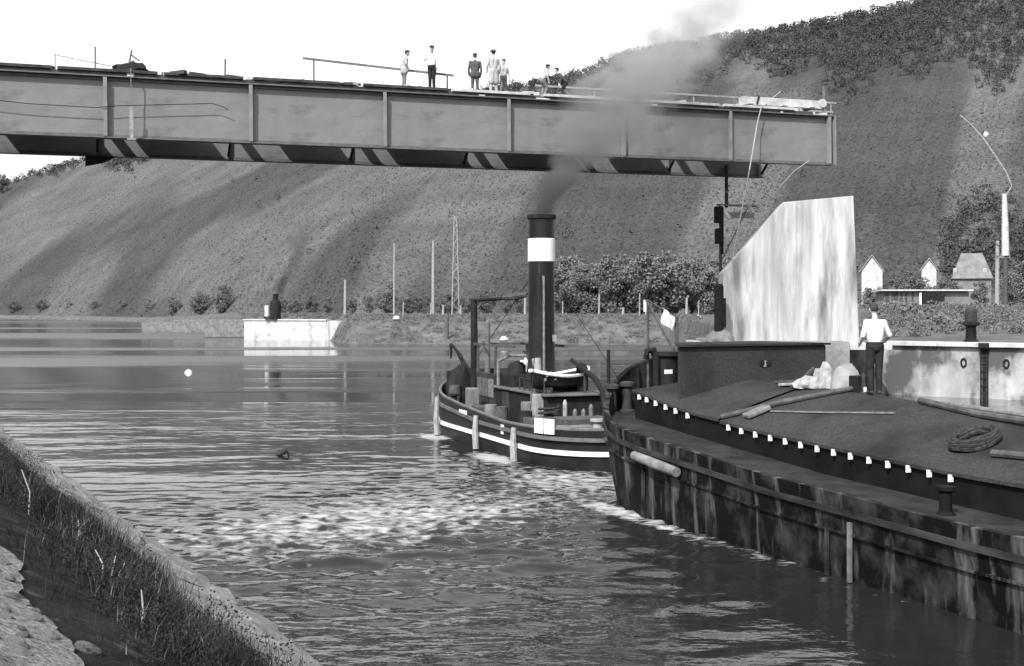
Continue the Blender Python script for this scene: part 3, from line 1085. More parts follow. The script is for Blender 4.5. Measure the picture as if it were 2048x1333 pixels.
house('gabled_house', 1724, 1764, 512, 592, 175, 'white gabled house just right of the tall pale pier', wins=((-0.18, 2.0, 0.7, 1.0), (0.2, 2.0, 0.7, 1.0)))
house('gabled_house', 1844, 1872, 518, 575, 190, 'small white gable peeping out between bushes above the shed', wall='house_wall')
house('hipped_house', 1906, 1984, 506, 572, 178, 'wide grey hipped roof house with two white dormers', wall='house_wall_grey', front_gable=False, roof='house_wall_grey')


def make_shed():
    d = 138.0
    a, c = P(1768, 616, d), P(1938, 616, d)
    z0 = gz(1850, d) - 0.2
    top = P(1800, 582, d).z
    t = empty('long_shed', ((a.x + c.x) / 2, d, z0), label='long low shed with a pale roof edge behind the quay', cat='shed')
    w_ = c.x - a.x
    h = top - z0
    MB().box((0, 1.5, h / 2 - 0.06), (w_, 3.0, h - 0.12)).build('wall', 'house_wall_grey', t)
    MB().box((-0.1, 1.3, h), (w_ + 0.8, 3.8, 0.16), rx=-0.03).build('roof', 'coping', t)
    x = -w_ / 2 + 0.2
    while x < -w_ / 2 + 3.3:
        MB().box((x, -0.03, h * 0.52), (0.21, 0.05, h * 0.75 + random.uniform(-0.1, 0.1))).build('plank', random.choice(('dark_wood', 'mid_wood')), t)
        x += 0.25
    xd = P(1864, 600, d).x - (a.x + c.x) / 2
    MB().prism([(xd - 1.2, -0.5, 0), (xd + 1.2, -0.5, 0), (xd + 1.2, -0.5, h - 0.25), (xd, -0.5, h + 0.15), (xd - 1.2, -0.5, h - 0.25)], (0, 0.45, 0)).build('door', 'black_matt', t)
    MB().box((xd - 1.4, -0.3, h * 0.45), (0.22, 0.2, h * 0.9)).build('door_post', 'white_paint', t)


make_shed()


def pole(name, px, y0, y1, d, r, m, label, group=None, top=None):
    z1 = P(px, y0, d).z
    z0 = gz(px, d) - 0.3
    p = P(px, y1, d)
    z0 = min(z0, p.z)
    o = MB().tube([(0, 0, 0), (0.02, 0, (z1 - z0) * 0.5), (0.05, 0, z1 - z0)], [r, r * 0.92, r * 0.75], 8).build(name, m, None, loc=(p.x, d, z0))
    tag(o, label, 'pole', group)
    return o


pole('telegraph_pole', 690, 560, 628, 172, 0.22, 'pale_wood', 'pale pole between the guide wall and the tug on the far bank')
pole('telegraph_pole', 866, 482, 628, 172, 0.24, 'pale_wood', 'tall pale pole on the far bank left of the tug mast frame')
pole('telegraph_pole', 788, 487, 628, 176, 0.15, 'pale_wood', 'thin faint pole midway between two thicker far bank poles')
pole('telegraph_pole', 1994, 482, 604, 120, 0.22, 'pale_wood', 'slim pale pole standing before the grey hipped house')
pole('mooring_stake', 895, 628, 664, 153, 0.16, 'dark_wood', 'short dark stake at the far water edge')


def make_lattice_mast():
    d = 178
    p = P(911, 628, d)
    z1 = P(911, 432, d).z
    z0 = gz(911, d) - 0.3
    t = empty('lattice_mast', (p.x, d, z0), label='thin pale lattice mast left of the black funnel', cat='mast')
    h = z1 - z0
    for sx in (-1, 1):
        for sy in (-1, 1):
            MB().beam((sx * 0.55, sy * 0.55, 0), (sx * 0.18, sy * 0.18, h), 0.08, 0.08).build('leg', 'pale_metal', t)
    m = MB()
    n = 14
    for i in range(n):
        a, c = i / n, (i + 1) / n
        wa, wc = 0.55 - 0.37 * a, 0.55 - 0.37 * c
        s_ = 1 if i % 2 else -1
        for sy in (-1, 1):
            m.beam((s_ * wa, sy * wa, a * h), (-s_ * wc, sy * wc, c * h), 0.05, 0.05)
            m.beam((sy * wa, s_ * wa, a * h), (sy * wc, -s_ * wc, c * h), 0.05, 0.05)
    m.build('bracing', 'pale_metal', t)


make_lattice_mast()


def make_derrick():
    d = 112.0
    p = P(2011, 600, d)
    z0 = gz(2011, d) - 0.3
    t = empty('derrick', (p.x, d, z0), label='pale mast carrying a long slanting boom right of the houses', cat='derrick')
    z1 = P(2011, 388, d).z - z0
    zl = P(2011, 512, d).z - z0
    MB().tube([(0, 0, 0), (0, 0, zl)], 0.2, 10).build('lower_mast', 'dark_wood', t)
    MB().tube([(0, 0, zl), (-0.04, 0, (zl + z1) / 2), (-0.1, 0, z1)], [0.34, 0.3, 0.2], 10).build('mast', 'coping', t)
    MB().box((-0.2, 0, zl - 0.1), (1.2, 0.3, 0.25)).build('step', 'mid_wood', t)

    def L(px, py):
        q = P(px, py, d)
        return Vector((q.x - p.x, 0, q.z - z0))
    pts = [L(2012, 392), L(2024, 372), L(2012, 345), L(1990, 312), L(1968, 280), L(1942, 250), L(1920, 231)]
    MB().tube(pts, [0.05, 0.06, 0.09, 0.1, 0.1, 0.08, 0.06], 8).build('boom', 'pale_wood', t, True)
    q = L(1972, 270)
    MB().ellip(q, (0.24, 0.18, 0.3)).build('pulley_block', 'coping', t, True)


make_derrick()
for i, (px, y0) in enumerate(((806, 607), (862, 604), (886, 602), (904, 607), (921, 604), (1050, 585), (1125, 596), (1198, 588), (1246, 610), (1279, 588), (1292, 600), (1373, 598), (1397, 598))):
    o = pole('fence_post', px, y0 + (i * 5 % 11) - 2, 632, 163 + (i * 7 % 9), 0.09 + 0.05 * (i % 3), 'pale_wood', ('first', 'second', 'third', 'fourth', 'fifth', 'sixth', 'seventh', 'eighth', 'ninth', 'tenth', 'eleventh', 'twelfth', 'thirteenth')[i] + ' short pale post from the left along the far bank', 'pale posts along the far bank')
    o['category'] = 'post'
for i, (px, py, d, s_) in enumerate(((1008, 658, 152, 0.55), (793, 627, 160, 0.5), (1397, 655, 140, 0.4))):
    o = blob('boulder', (s_, s_ * 0.8, s_ * 0.9), 20 + i, 0.3, 'coping', sub=2)
    p = P(px, py, d)
    o.location = (p.x, d, gz(px, d))
    tag(o, ['pale boulder on the far bank seen under the tug frame', 'small pale stone beside the far bank posts', 'pale stone on the bank left of the black pile'][i], 'boulder')


# ------------------------------------------------------------------ trees along the far bank
ORD = ('first', 'second', 'third', 'fourth', 'fifth', 'sixth', 'seventh', 'eighth', 'ninth', 'tenth', 'eleventh', 'twelfth', 'thirteenth')


def make_trees():
    r = np.random.default_rng(5)
    protos = []
    for v in range(5):
        root = empty('leafy_tree', (0, -50, 0))
        h = 8.0
        m = MB()
        m.tube([(0, 0, 0), (0.1, 0.05, 1.3), (-0.05, 0.1, 3.0), (0.1, 0, 5.6)], [0.26, 0.2, 0.14, 0.05], 7)
        lims = []
        for i in range(8):
            a = i * 2.4 + v
            z0 = 0.9 + i * 0.5
            ln = r.uniform(1.4, 2.5)
            e = Vector((math.cos(a) * ln, math.sin(a) * ln, z0 + r.uniform(0.8, 1.8)))
            m.tube([(0, 0.05, z0), Vector((0, 0.05, z0)) * 0.4 + e * 0.6 + Vector((0, 0, 0.2)), e], [0.09, 0.06, 0.025], 5)
            lims.append(e)
        m.build('trunk', 'bark', root)
        cen, rad = [], []
        for e in lims:
            cen.append(e)
            rad.append(r.uniform(0.9, 1.4))
        for i in range(20):
            a, q = r.uniform(0, 6.28), r.uniform(0, 1) ** 0.5
            z = r.uniform(0.7, h - 0.6)
            wz = 2.5 * math.sin(math.pi * min(1, max(0.08, (z - 0.9) / (h - 0.3)))) ** 0.6
            cen.append(Vector((math.cos(a) * q * wz, math.sin(a) * q * wz, z)))
            rad.append(r.uniform(0.6, 1.15))
        V, Fc = leaf_cloud(np.array([tuple(c) for c in cen]), rad, 190, 0.19, r, 0.85)
        link('crown', np_mesh('crown', V, Fc), 'leaf_light', root)
        protos.append(root)
    used = set()

    def place(px, d, h, label, group, v=None):
        v = int(r.integers(0, 5)) if v is None else v
        if v not in used:
            o = protos[v]
            used.add(v)
        else:
            o = copy_tree(protos[v])
        x = (px - CX) / F * d
        o.location = (x, d, gz(px, d) - 0.15)
        o.rotation_euler = (0, 0, r.uniform(0, 6.28))
        s_ = h / 8.0
        o.scale = (s_ * r.uniform(0.9, 1.25), s_ * r.uniform(0.9, 1.25), s_)
        tag(o, label, 'tree', group)
    for i, px in enumerate(np.linspace(1118, 1440, 13)):
        place(px + r.uniform(-10, 10), r.uniform(180, 208), r.uniform(6.5, 11.5), f'{ORD[i]} leafy tree right of the funnel in the dense row', 'trees between the funnel and the pier')
    for i, px in enumerate(np.linspace(700, 1050, 11)):
        place(px + r.uniform(-14, 14), r.uniform(185, 215), r.uniform(2.6, 5.0), f'{ORD[i]} low loose tree right of the guide wall', 'low trees left of the funnel')
    for i, px in enumerate((560, 590, 622, 655)):
        place(px, r.uniform(195, 215), r.uniform(2.5, 4.2), f'{ORD[i]} small bushy tree behind the bright guide wall, counted from the boiler', 'bushes behind the guide wall')
    for i, (px, d) in enumerate(((30, 520), (85, 500), (140, 485), (190, 462), (245, 440), (300, 415), (350, 380), (400, 345), (445, 320))):
        place(px, d, r.uniform(5, 8), f'{ORD[i]} low tree from the left picture edge at the hill foot', 'trees at the left foot of the hill')
    for i, (px, d, h) in enumerate(((1740, 160, 3.0), (1775, 165, 3.4), (1795, 176, 4.6), (1822, 172, 5.4), (1842, 182, 4.5), (1885, 168, 4.0), (1905, 160, 3.6), (1960, 158, 3.5), (2030, 162, 5.5), (2052, 155, 6.0))):
        place(px, d, h, f'{ORD[i]} bushy tree right of the pale pier among the houses', 'trees among the houses')
    # tree whose top shows at the left edge, on the crest
    o = copy_tree(protos[1])
    x, d, z = hill_z(np.array([4.0]), np.array([0.9]))
    o.location = (float(x[0]), float(d[0]), float(z[0]) - 1)
    o.scale = (1.5, 1.5, 2.0)
    tag(o, 'single dark tree on the crest at the left edge', 'tree')
    o['group'] = 'crest tree'
    # rough bushes on the quay side slope
    n = 900
    px = r.uniform(1720, 2120, n)
    d = r.uniform(72, 135, n)
    x = (px - CX) / F * d
    z = ground_z(px, d)
    hh = r.uniform(0.12, 0.42, n) * np.where(r.uniform(size=n) < 0.06, 2.2, 1)
    V, Fc = leaf_cloud(np.stack([x, d, z + hh * 0.4], -1), hh, 60, hh * 0.24, r, 0.7)
    o = link('rough_grass', np_mesh('rough_grass', V, Fc), 'leaf_light')
    tag(o, 'rough tufted grass on the slope behind the quay', kind='stuff')
    n = 3500
    px = r.uniform(480, 1400, n)
    s_ = interp(SHORE, px)
    d = s_ + r.uniform(3, 40, n)
    x = (px - CX) / F * d
    z = ground_z(px, d)
    hh = r.uniform(0.12, 0.4, n)
    V, Fc = leaf_cloud(np.stack([x, d, z + hh * 0.3], -1), hh, 40, hh * 0.26, r, 0.7)
    o = link('bank_scrub', np_mesh('bank_scrub', V, Fc), 'leaf_light')
    tag(o, 'low scrub along the far river bank', kind='stuff')


make_trees()


# ------------------------------------------------------------------ near bank, lower left
BU = Vector((0.481, -0.877, 0))                 # along the water's edge, towards the camera
BI = Vector((-0.877, -0.481, 0))                # inland
BO = Vector((-2.8 * 0.865, 17.9 * 0.865, 0))    # a point of the water's edge


def bank_h(sd):
    return interp([(-6, -3.0), (-1.0, -0.5), (0, -0.02), (0.5, 0.20), (1.2, 0.58), (2.9, 1.62), (3.4, 1.88), (4.0, 2.15), (5.4, 2.75), (8, 2.95), (30, 3.2)], sd)


def make_near_bank():
    al = np.arange(-62, 13, 0.22)
    sd = np.concatenate([np.arange(-4, 6.5, 0.14), np.arange(6.5, 30, 1.0)])
    A, S = np.meshgrid(al, sd, indexing='ij')
    X = BO.x + BU.x * A + BI.x * S
    Y = BO.y + BU.y * A + BI.y * S
    Z = bank_h(S) + 0.10 * fbm(X, Y, 61, 4, 1.6) * np.clip((S - 0.6) * 1.2, 0.1, 1) * np.clip((3.6 - S), 0.25, 1)
    n, m_ = A.shape
    idx = np.arange(n * m_).reshape(n, m_)
    f = np.stack([idx[:-1, :-1], idx[1:, :-1], idx[1:, 1:], idx[:-1, 1:]], -1).reshape(-1, 4)
    me = np_mesh('near_bank', np.stack([X, Y, Z], -1).reshape(-1, 3), f, True)
    bank = link('near_bank', me, 'soil')
    tag(bank, 'dark earthy river bank sloping down to the water', kind='structure')
    r = np.random.default_rng(77)
    # edging slabs along the water: each one a stone of its own
    protos = []
    for v in range(6):
        bm = bmesh.new()
        bmesh.ops.create_cube(bm, size=1.0)
        for q in bm.verts:
            q.co += Vector(r.uniform(-0.09, 0.09, 3))
        bmesh.ops.bevel(bm, geom=bm.edges[:], offset=0.09, segments=1, affect='EDGES')
        me = bpy.data.meshes.new('edging_stone')
        bm.to_mesh(me)
        bm.free()
        me.materials.append(MATS['bank_stone_pale' if v % 2 else 'bank_stone'])
        protos.append(me)
    round_protos = []
    for v in range(4):
        bm = bmesh.new()
        bmesh.ops.create_icosphere(bm, subdivisions=2, radius=0.62)
        for q in bm.verts:
            q.co *= 1 + 0.3 * mnoise.noise(q.co * 2.2 + Vector((v * 7.0, 0, 0)))
        me = bpy.data.meshes.new('pitching_stone')
        bm.to_mesh(me)
        bm.free()
        me.materials.append(MATS['bank_stone_pale' if v % 2 else 'gravel'])
        round_protos.append(me)
    a = -46.0
    while a < 8:
        ln = r.uniform(0.5, 1.5)
        gap = 0.05 if r.uniform() < 0.8 else r.uniform(0.2, 0.9)
        for row in range(2):
            s0 = 0.12 + 0.42 * row + r.uniform(-0.08, 0.08)
            if row == 1 and r.uniform() < 0.45:
                continue
            o = link('edging_stone', protos[int(r.integers(0, 6))], None, bank)
            p = BO + BU * (a + ln / 2) + BI * s0
            o.location = (p.x, p.y, float(bank_h(s0)) + r.uniform(-0.04, 0.02))
            o.rotation_euler = (-0.38 + r.uniform(-0.1, 0.1), r.uniform(-0.06, 0.06), math.atan2(BU.y, BU.x) + r.uniform(-0.15, 0.15))
            o.scale = (ln, r.uniform(0.3, 0.6), r.uniform(0.10, 0.2))
        a += ln + gap
    # pitching of pale rubble stones above, in the corner
    k = 0
    for a in np.arange(-1.5, 12.5, 0.27):
        for s_ in np.arange(3.5, 6.0, 0.24):
            aa, ss = a + r.uniform(-0.07, 0.07), s_ + r.uniform(-0.06, 0.06)
            p = BO + BU * aa + BI * ss
            if p.y < 3.5 or p.x > 0 or abs(p.x) / p.y > 0.52:
                continue
            edge = 3.95 + 0.15 * math.sin(aa * 2.1) + 0.2 * math.sin(aa * 5.3)
            if ss < edge or k > 290 or r.uniform() < 0.35:
                continue
            o = link('pitching_stone', round_protos[int(r.integers(0, 4))], None, bank)
            o.location = (p.x, p.y, float(bank_h(ss)) + 0.02)
            o.rotation_euler = (-0.42 + r.uniform(-0.12, 0.12), r.uniform(-0.12, 0.12), math.atan2(BU.y, BU.x) + r.uniform(-0.5, 0.5))
            o.scale = (r.uniform(0.07, 0.2), r.uniform(0.06, 0.16), r.uniform(0.03, 0.08))
            k += 1
    # continuous pale stone footing at the water's edge
    al2 = np.arange(-55, 10, 0.1)
    q2 = np.linspace(0, 1, 14)
    A2, Q2 = np.meshgrid(al2, q2, indexing='ij')
    hi_ = 1.55 + 0.45 * fbm(A2, A2 * 0, 93, 4, 0.9)
    S2 = -0.5 + (hi_ + 0.5) * Q2
    X2 = BO.x + BU.x * A2 + BI.x * S2
    Y2 = BO.y + BU.y * A2 + BI.y * S2
    Z2 = bank_h(S2) + 0.05 + 0.035 * fbm(X2, Y2, 95, 4, 4.0) - 0.12 * np.clip(Q2 - 0.85, 0, 1) / 0.15
    n2, m2_ = A2.shape
    id2 = np.arange(n2 * m2_).reshape(n2, m2_)
    f2 = np.stack([id2[:-1, :-1], id2[1:, :-1], id2[1:, 1:], id2[:-1, 1:]], -1).reshape(-1, 4)
    o = link('bank_footing', np_mesh('bank_footing', np.stack([X2, Y2, Z2], -1).reshape(-1, 3), f2, True), 'footing')
    tag(o, 'pale stony footing strip along the near water edge', kind='structure')
    # worn pale gravel path along the top of the slope
    al2 = np.arange(-30, 12.5, 0.12)
    q2 = np.linspace(0, 1, 30)
    A2, Q2 = np.meshgrid(al2, q2, indexing='ij')
    lo_ = 3.85 + 0.15 * np.sin(A2 * 2.1) * 0.7 + 0.22 * fbm(A2, A2 * 0, 91, 4, 2.5)
    S2 = lo_ + (9 - lo_) * Q2 ** 1.6
    X2 = BO.x + BU.x * A2 + BI.x * S2
    Y2 = BO.y + BU.y * A2 + BI.y * S2
    Z2 = bank_h(S2) + 0.025 + 0.10 * fbm(X2, Y2, 61, 4, 1.6) * 0.25 + 0.02 * fbm(X2, Y2, 62, 4, 9.0)
    n2, m2_ = A2.shape
    id2 = np.arange(n2 * m2_).reshape(n2, m2_)
    f2 = np.stack([id2[:-1, :-1], id2[1:, :-1], id2[1:, 1:], id2[:-1, 1:]], -1).reshape(-1, 4)
    o = link('gravel_path', np_mesh('gravel_path', np.stack([X2, Y2, Z2], -1).reshape(-1, 3), f2, True), 'gravel')
    tag(o, 'pale gravelly path in the lower left corner', kind='structure')
    # grass, weeds: blades
    n = 230000
    al = np.where(r.uniform(size=n) < 0.75, r.uniform(-24, 9, n), r.uniform(-50, -24, n))
    sd = r.uniform(0.4, 3.75, n)
    dens = 0.55 + 0.45 * fbm(al, sd * 2, 81, 3, 1.1)
    ok = r.uniform(size=n) < dens * np.clip((sd - 1.2) * 1.8, 0.02, 1) * np.clip((3.3 - sd) * 1.1, 0.06, 1)
    al, sd = al[ok], sd[ok]
    n = len(al)
    X = BO.x + BU.x * al + BI.x * sd
    Y = BO.y + BU.y * al + BI.y * sd
    Z = bank_h(sd) - 0.02
    hh = r.uniform(0.08, 0.30, n) * np.clip(0.9 + 1.6 * fbm(al, sd, 82, 3, 1.3), 0.3, 3.0)
    th = r.uniform(0, 6.28, n)
    lean = r.uniform(0.1, 1.1, n) * hh
    wd = r.uniform(0.002, 0.006, n)
    dx, dy = np.cos(th), np.sin(th)
    ph = r.uniform(0, 6.28, n)
    b0 = np.stack([X - dy * wd, Y + dx * wd, Z], -1)
    b1 = np.stack([X + dy * wd, Y - dx * wd, Z], -1)
    mx_ = np.stack([X + dx * lean * 0.35 + dy * wd * 0.8, Y + dy * lean * 0.35 - dx * wd * 0.8, Z + hh * 0.6], -1)
    m2 = np.stack([X + dx * lean * 0.35 - dy * wd * 0.8, Y + dy * lean * 0.35 + dx * wd * 0.8, Z + hh * 0.6], -1)
    tp = np.stack([X + dx * lean, Y + dy * lean, Z + hh], -1)
    V = np.stack([b0, b1, mx_, m2, tp], 1).reshape(-1, 3)
    i0 = np.arange(n)[:, None] * 5
    tri = np.concatenate([i0 + np.array([[0, 1, 2]]), i0 + np.array([[0, 2, 3]]), i0 + np.array([[3, 2, 4]])], 0)
    pick = (r.uniform(size=n) < np.clip(0.10 + 0.22 * fbm(al, sd, 84, 3, 0.9), 0.02, 0.4))
    dry = tri[np.tile(pick, 3)]
    tri = tri[~np.tile(pick, 3)]
    o = link('dry_grass', np_mesh('dry_grass', V, dry), 'dry_blade')
    tag(o, 'paler dry grass blades mixed into the near bank', kind='stuff')
    o = link('bank_grass', np_mesh('bank_grass', V, tri), 'near_grass')
    tag(o, 'dark weeds and grass covering the near bank', kind='stuff')
    # shaggy taller clumps breaking the outline
    n = 120
    al = r.uniform(-42, 8, n)
    sd = r.uniform(1.7, 3.2, n)
    X = BO.x + BU.x * al + BI.x * sd
    Y = BO.y + BU.y * al + BI.y * sd
    hh = r.uniform(0.12, 0.34, n)
    V, Fc = leaf_cloud(np.stack([X, Y, bank_h(sd) + hh * 0.7], -1), hh, 260, 0.017, r, 1.2)
    o = link('bank_bushes', np_mesh('bank_bushes', V, Fc), 'near_grass')
    tag(o, 'shaggy dark bushes growing on the near bank slope', kind='stuff')
    # leafy weeds clumps
    n = 600
    al = r.uniform(-40, 8, n)
    sd = r.uniform(1.5, 3.3, n)
    X = BO.x + BU.x * al + BI.x * sd
    Y = BO.y + BU.y * al + BI.y * sd
    hh = r.uniform(0.06, 0.2, n)
    V, Fc = leaf_cloud(np.stack([X, Y, bank_h(sd) + hh * 0.6], -1), hh, 110, 0.014, r, 0.9)
    o = link('bank_weeds', np_mesh('bank_weeds', V, Fc), 'near_grass')
    tag(o, 'low broad leaved weeds on the near bank', kind='stuff')
    # pale dead stalks standing out of the grass
    for i, (px, py, h) in enumerate(((57, 1030, 90), (155, 1090, 50), (203, 1160, 60), (222, 1165, 55), (235, 1170, 45), (282, 1260, 80), (110, 980, 40))):
        t = (px - CX) / F
        d = 14.0
        for _ in range(30):
            x = t * d
            s_ = (Vector((x, d, 0)) - BO).dot(BI)
            z = float(bank_h(s_))
            d = (H - z) * F / (py - HY)
        o = MB().tube([(0, 0, -0.05), (0.02, 0, h * d / F * 0.5), (random.uniform(-0.1, 0.1), 0, h * d / F)], [0.012, 0.009, 0.006], 5).build('dry_stalk', 'dry_grass', None, loc=(t * d, d, z))
        tag(o, ('tall pale dry stalk in the weeds near the left edge', 'short pale dry stalk below the tallest one', 'first of three leaning dry stalks in the weeds', 'middle of three leaning dry stalks in the weeds', 'last of three leaning dry stalks in the weeds', 'dry stalk lowest down the near bank', 'highest small dry stalk near the water edge')[i], 'stalk', 'dry stalks on the near bank')


make_near_bank()


# ------------------------------------------------------------------ the steam tug
def make_tug():
    t = empty('steam_tug', TUG_LOC, TUG_RZ, label='black steam tug with a tall white banded funnel', cat='tugboat')

    def T(px, py, d):
        return to_local(TUG_LOC, TUG_RZ, P(px, py, d))

    def hw(y):
        if y < -3.8:
            return 2.2 * math.sqrt(max(0, 1 - ((-3.8 - y) / 2.5) ** 2))
        if y > 3.5:
            return 2.2 * max(0.0, 1 - ((y - 3.5) / 5.5) ** 2.0)
        return 2.2

    def gun(y):
        return float(interp([(-6.3, 1.12), (-2, 1.02), (2, 1.22), (5, 1.45), (9, 1.85)], y))
    ys = list(-6.3 + 2.5 * (1 - np.cos(np.linspace(0, math.pi / 2, 12)))) + list(np.linspace(-3.2, 3.4, 10)) + list(np.linspace(3.9, 8.99, 14))
    DK = 0.72
    rings = []
    for y in ys:
        h = max(hw(y), 0.02)
        g = gun(y)
        dk = DK + max(0, (y - 3) * 0.1)
        port = [(-h * 0.86, y * 0.985, -0.6), (-h * 0.97, y, 0.1), (-h, y, 0.55), (-h - 0.02, y, g), (-max(h - 0.09, 0.01), y, g), (-max(h - 0.1, 0.01), y, dk)]
        rings.append(port + [(-x, yy, z) for x, yy, z in port[::-1]])
    m = MB()
    k = len(rings[0])
    vs_ = [p for r_ in rings for p in r_]
    fs_ = [(i * k + j, i * k + j + 1, (i + 1) * k + j + 1, (i + 1) * k + j) for i in range(len(rings) - 1) for j in range(k - 1)]
    m.add(vs_, fs_)
    hull = m.build('hull', 'tug_hull', t, True)

    def band(name, z0, z1, off, mt, y0=-6.3, y1=8.6, zf=None):
        q = MB()
        loop = [y for y in ys if y0 <= y <= y1]
        for sgn in (-1, 1):
            pts = []
            for y in loop:
                zo = zf(y) if zf else 0
                h = max(hw(y), 0.02) * (0.97 + 0.03 * min(1, ((z0 + z1) / 2) / 0.55))
                pts.append([(sgn * (h - 0.02), y, z0 + zo), (sgn * (h + off), y * (1 + off / 8), z0 + zo), (sgn * (h + off), y * (1 + off / 8), z1 + zo), (sgn * (h - 0.02), y, z1 + zo)])
            vv = [p for r_ in pts for p in r_]
            ff = [(i * 4 + j, i * 4 + (j + 1) % 4, (i + 1) * 4 + (j + 1) % 4, (i + 1) * 4 + j) for i in range(len(pts) - 1) for j in range(4)]
            q.add(vv, ff)
        return q.build(name, mt, hull)
    band('white_strake', 0.40, 0.53, 0.05, 'white_paint')
    band('rubbing_rail', 0.80, 0.90, 0.09, 'steel_edge', zf=lambda y: max(0, y) * 0.06)
    q = MB()
    for sgn in (-1, 1):
        q.tube([(sgn * (max(hw(y), 0.05) - 0.04), y, gun(y) + 0.02) for y in ys], 0.055, 6)
    q.build('cap_rail', 'steel_edge', hull)
    # casing, wheelhouse
    MB().box((0, -0.2, 1.25), (2.0, 4.6, 1.1)).build('engine_casing', 'black_matt', t, bevel=0.05)
    MB().box((0.05, -0.2, 1.84), (2.3, 4.9, 0.07)).build('casing_top', 'steel_edge', t, bevel=0.02)
    for y in (-1.9, -0.8):
        MB().tube([(-1.03, y, 1.4), (-0.99, y, 1.4)], 0.14, 12).build('porthole', 'pale_metal', t)
    MB().box((-1.02, 1.0, 1.25), (0.05, 0.6, 0.95)).build('casing_door', 'steel_dark', t)
    wh = MB()
    wh.box((0, 4.1, 1.55), (1.9, 0.07, 1.6)).box((-0.92, 3.2, 1.5), (0.07, 1.9, 1.5)).box((0.92, 3.2, 1.5), (0.07, 1.9, 1.5)).box((0, 2.24, 1.35), (1.9, 0.07, 1.2))
    wh = wh.build('wheelhouse_wall', 'steel_dark', t, bevel=0.01)
    for y, wd in ((2.62, 0.5), (3.22, 0.5), (3.8, 0.4)):
        MB().box((-0.965, y, 1.75), (0.03, wd, 0.62)).build('wall_panel', 'mid_wood' if y < 3 else 'steel_edge', wh)
    for x in (-0.92, 0.92):
        for y in (2.26, 4.08):
            MB().beam((x, y, 2.2), (x, y, 3.2), 0.08, 0.08).build('awning_post', 'dark_wood', t)
    MB().beam((-0.92, 4.5, 3.2), (-0.92, 0.4, 3.22), 0.07, 0.09).beam((0.92, 4.5, 3.2), (0.92, 0.4, 3.22), 0.07, 0.09).beam((-1.0, 4.08, 3.21), (1.0, 4.08, 3.21), 0.07, 0.08).build('awning_frame', 'dark_wood', t)
    MB().lathe([(0.02, 0), (0.4, 0.02), (0.4, 0.1), (0.02, 0.12)], (0, 0, 0), 18).build('steering_wheel', 'mid_wood', t, loc=(0.3, 3.0, 2.0)).rotation_euler = (R(80), 0, 0)
    # tall mast frame left of the funnel
    a = T(949, 752, 44.0)
    c = T(948, 602, 44.0)
    e = T(1054, 590, 41.2)
    MB().tube([(a.x, a.y, 0.8), (c.x, c.y, c.z)], [0.15, 0.12], 10).build('mast_post', 'black_matt', t)
    MB().tube([c + Vector((-0.06, 0.1, 0.02)), c * 0.5 + e * 0.5 + Vector((0, 0, -0.03)), e], [0.06, 0.06, 0.05], 8).build('mast_beam', 'black_matt', t)
    MB().tube([c * 0.42 + e * 0.58, c * 0.2 + e * 0.8 + Vector((0, 0, -0.02)), e], [0.07, 0.13, 0.08], 8).build('furled_canvas', 'dark_wood', t, True)
    p = T(975, 745, 43.2)
    q_ = T(975, 640, 43.2)
    MB().tube([(p.x, p.y, 0.8), (q_.x, q_.y, q_.z - 0.1), (q_.x, q_.y, q_.z)], [0.11, 0.1, 0.03], 8).build('short_mast', 'steel_edge', t)
    # funnel
    f0 = T(1083, 700, 40.2)
    fx, fy = f0.x, f0.y
    ztop = 4.5 + (HY - 432) / F * 40.2
    fun = MB().lathe([(0.62, 1.3), (0.60, 2.0), (0.47, 2.5), (0.43, 3.0), (0.42, 6.2), (0.42, ztop - 0.06), (0.45, ztop - 0.05), (0.45, ztop), (0.38, ztop), (0.36, ztop - 1.0)], (fx, fy, 0), 32).build('funnel', 'funnel', t, True)
    zb1, zb0 = 4.5 + (HY - 478) / F * 40.2, 4.5 + (HY - 524) / F * 40.2
    MB().lathe([(0.43, zb0), (0.445, zb0 + 0.01), (0.445, zb1 - 0.01), (0.43, zb1)], (fx, fy, 0), 32).build('white_band', 'white_paint', fun, True)
    MB().lathe([(0.447, ztop - 0.12), (0.47, ztop - 0.1), (0.47, ztop + 0.02), (0.40, ztop + 0.03)], (fx, fy, 0), 32).build('rim', 'black_matt', fun, True)
    MB().tube([(fx - 0.12, fy - 0.52, 1.9), (fx - 0.12, fy - 0.5, 5.3), (fx - 0.12, fy - 0.46, 5.5)], [0.045, 0.04, 0.045], 8).build('funnel_highlight', 'mid_wood', fun)  # added pale strip, stands in for the reflected highlight down the funnel
    MB().box((fx + 0.28, fy - 0.42, 3.5), (0.1, 0.12, 0.22)).build('whistle', 'pale_metal', fun)
    # ventilator and white box below the funnel
    v = T(1075, 790, 38.6)
    MB().tube([(v.x, v.y, 1.85), (v.x, v.y, 2.55), (v.x - 0.02, v.y + 0.06, 2.9)], [0.13, 0.12, 0.15], 12).build('ventilator', 'pale_metal', t, True)
    v = T(1078, 810, 37.6)
    MB().box((v.x, v.y, 1.5), (0.42, 0.4, 0.72)).build('deck_box', 'pale_wood', t, bevel=0.03)
    v = T(1056, 812, 37.9)
    MB().box((v.x, v.y, 1.3), (0.34, 0.4, 0.6)).build('deck_box', 'mid_wood', t, bevel=0.03)
    # bow gear: anchor davit and covered windlass
    a, c = T(902, 688, 47.0), T(944, 752, 46.4)
    MB().tube([a, a * 0.6 + c * 0.4 + Vector((0, 0, 0.1)), c], [0.05, 0.06, 0.07], 8).tube([a, a + Vector((0, 0, -0.55))], [0.07, 0.04], 6).tube([T(912, 700, 47), T(936, 758, 46.4)], 0.03, 6).build('anchor_davit', 'black_matt', t)
    a = T(897, 742, 47.3)
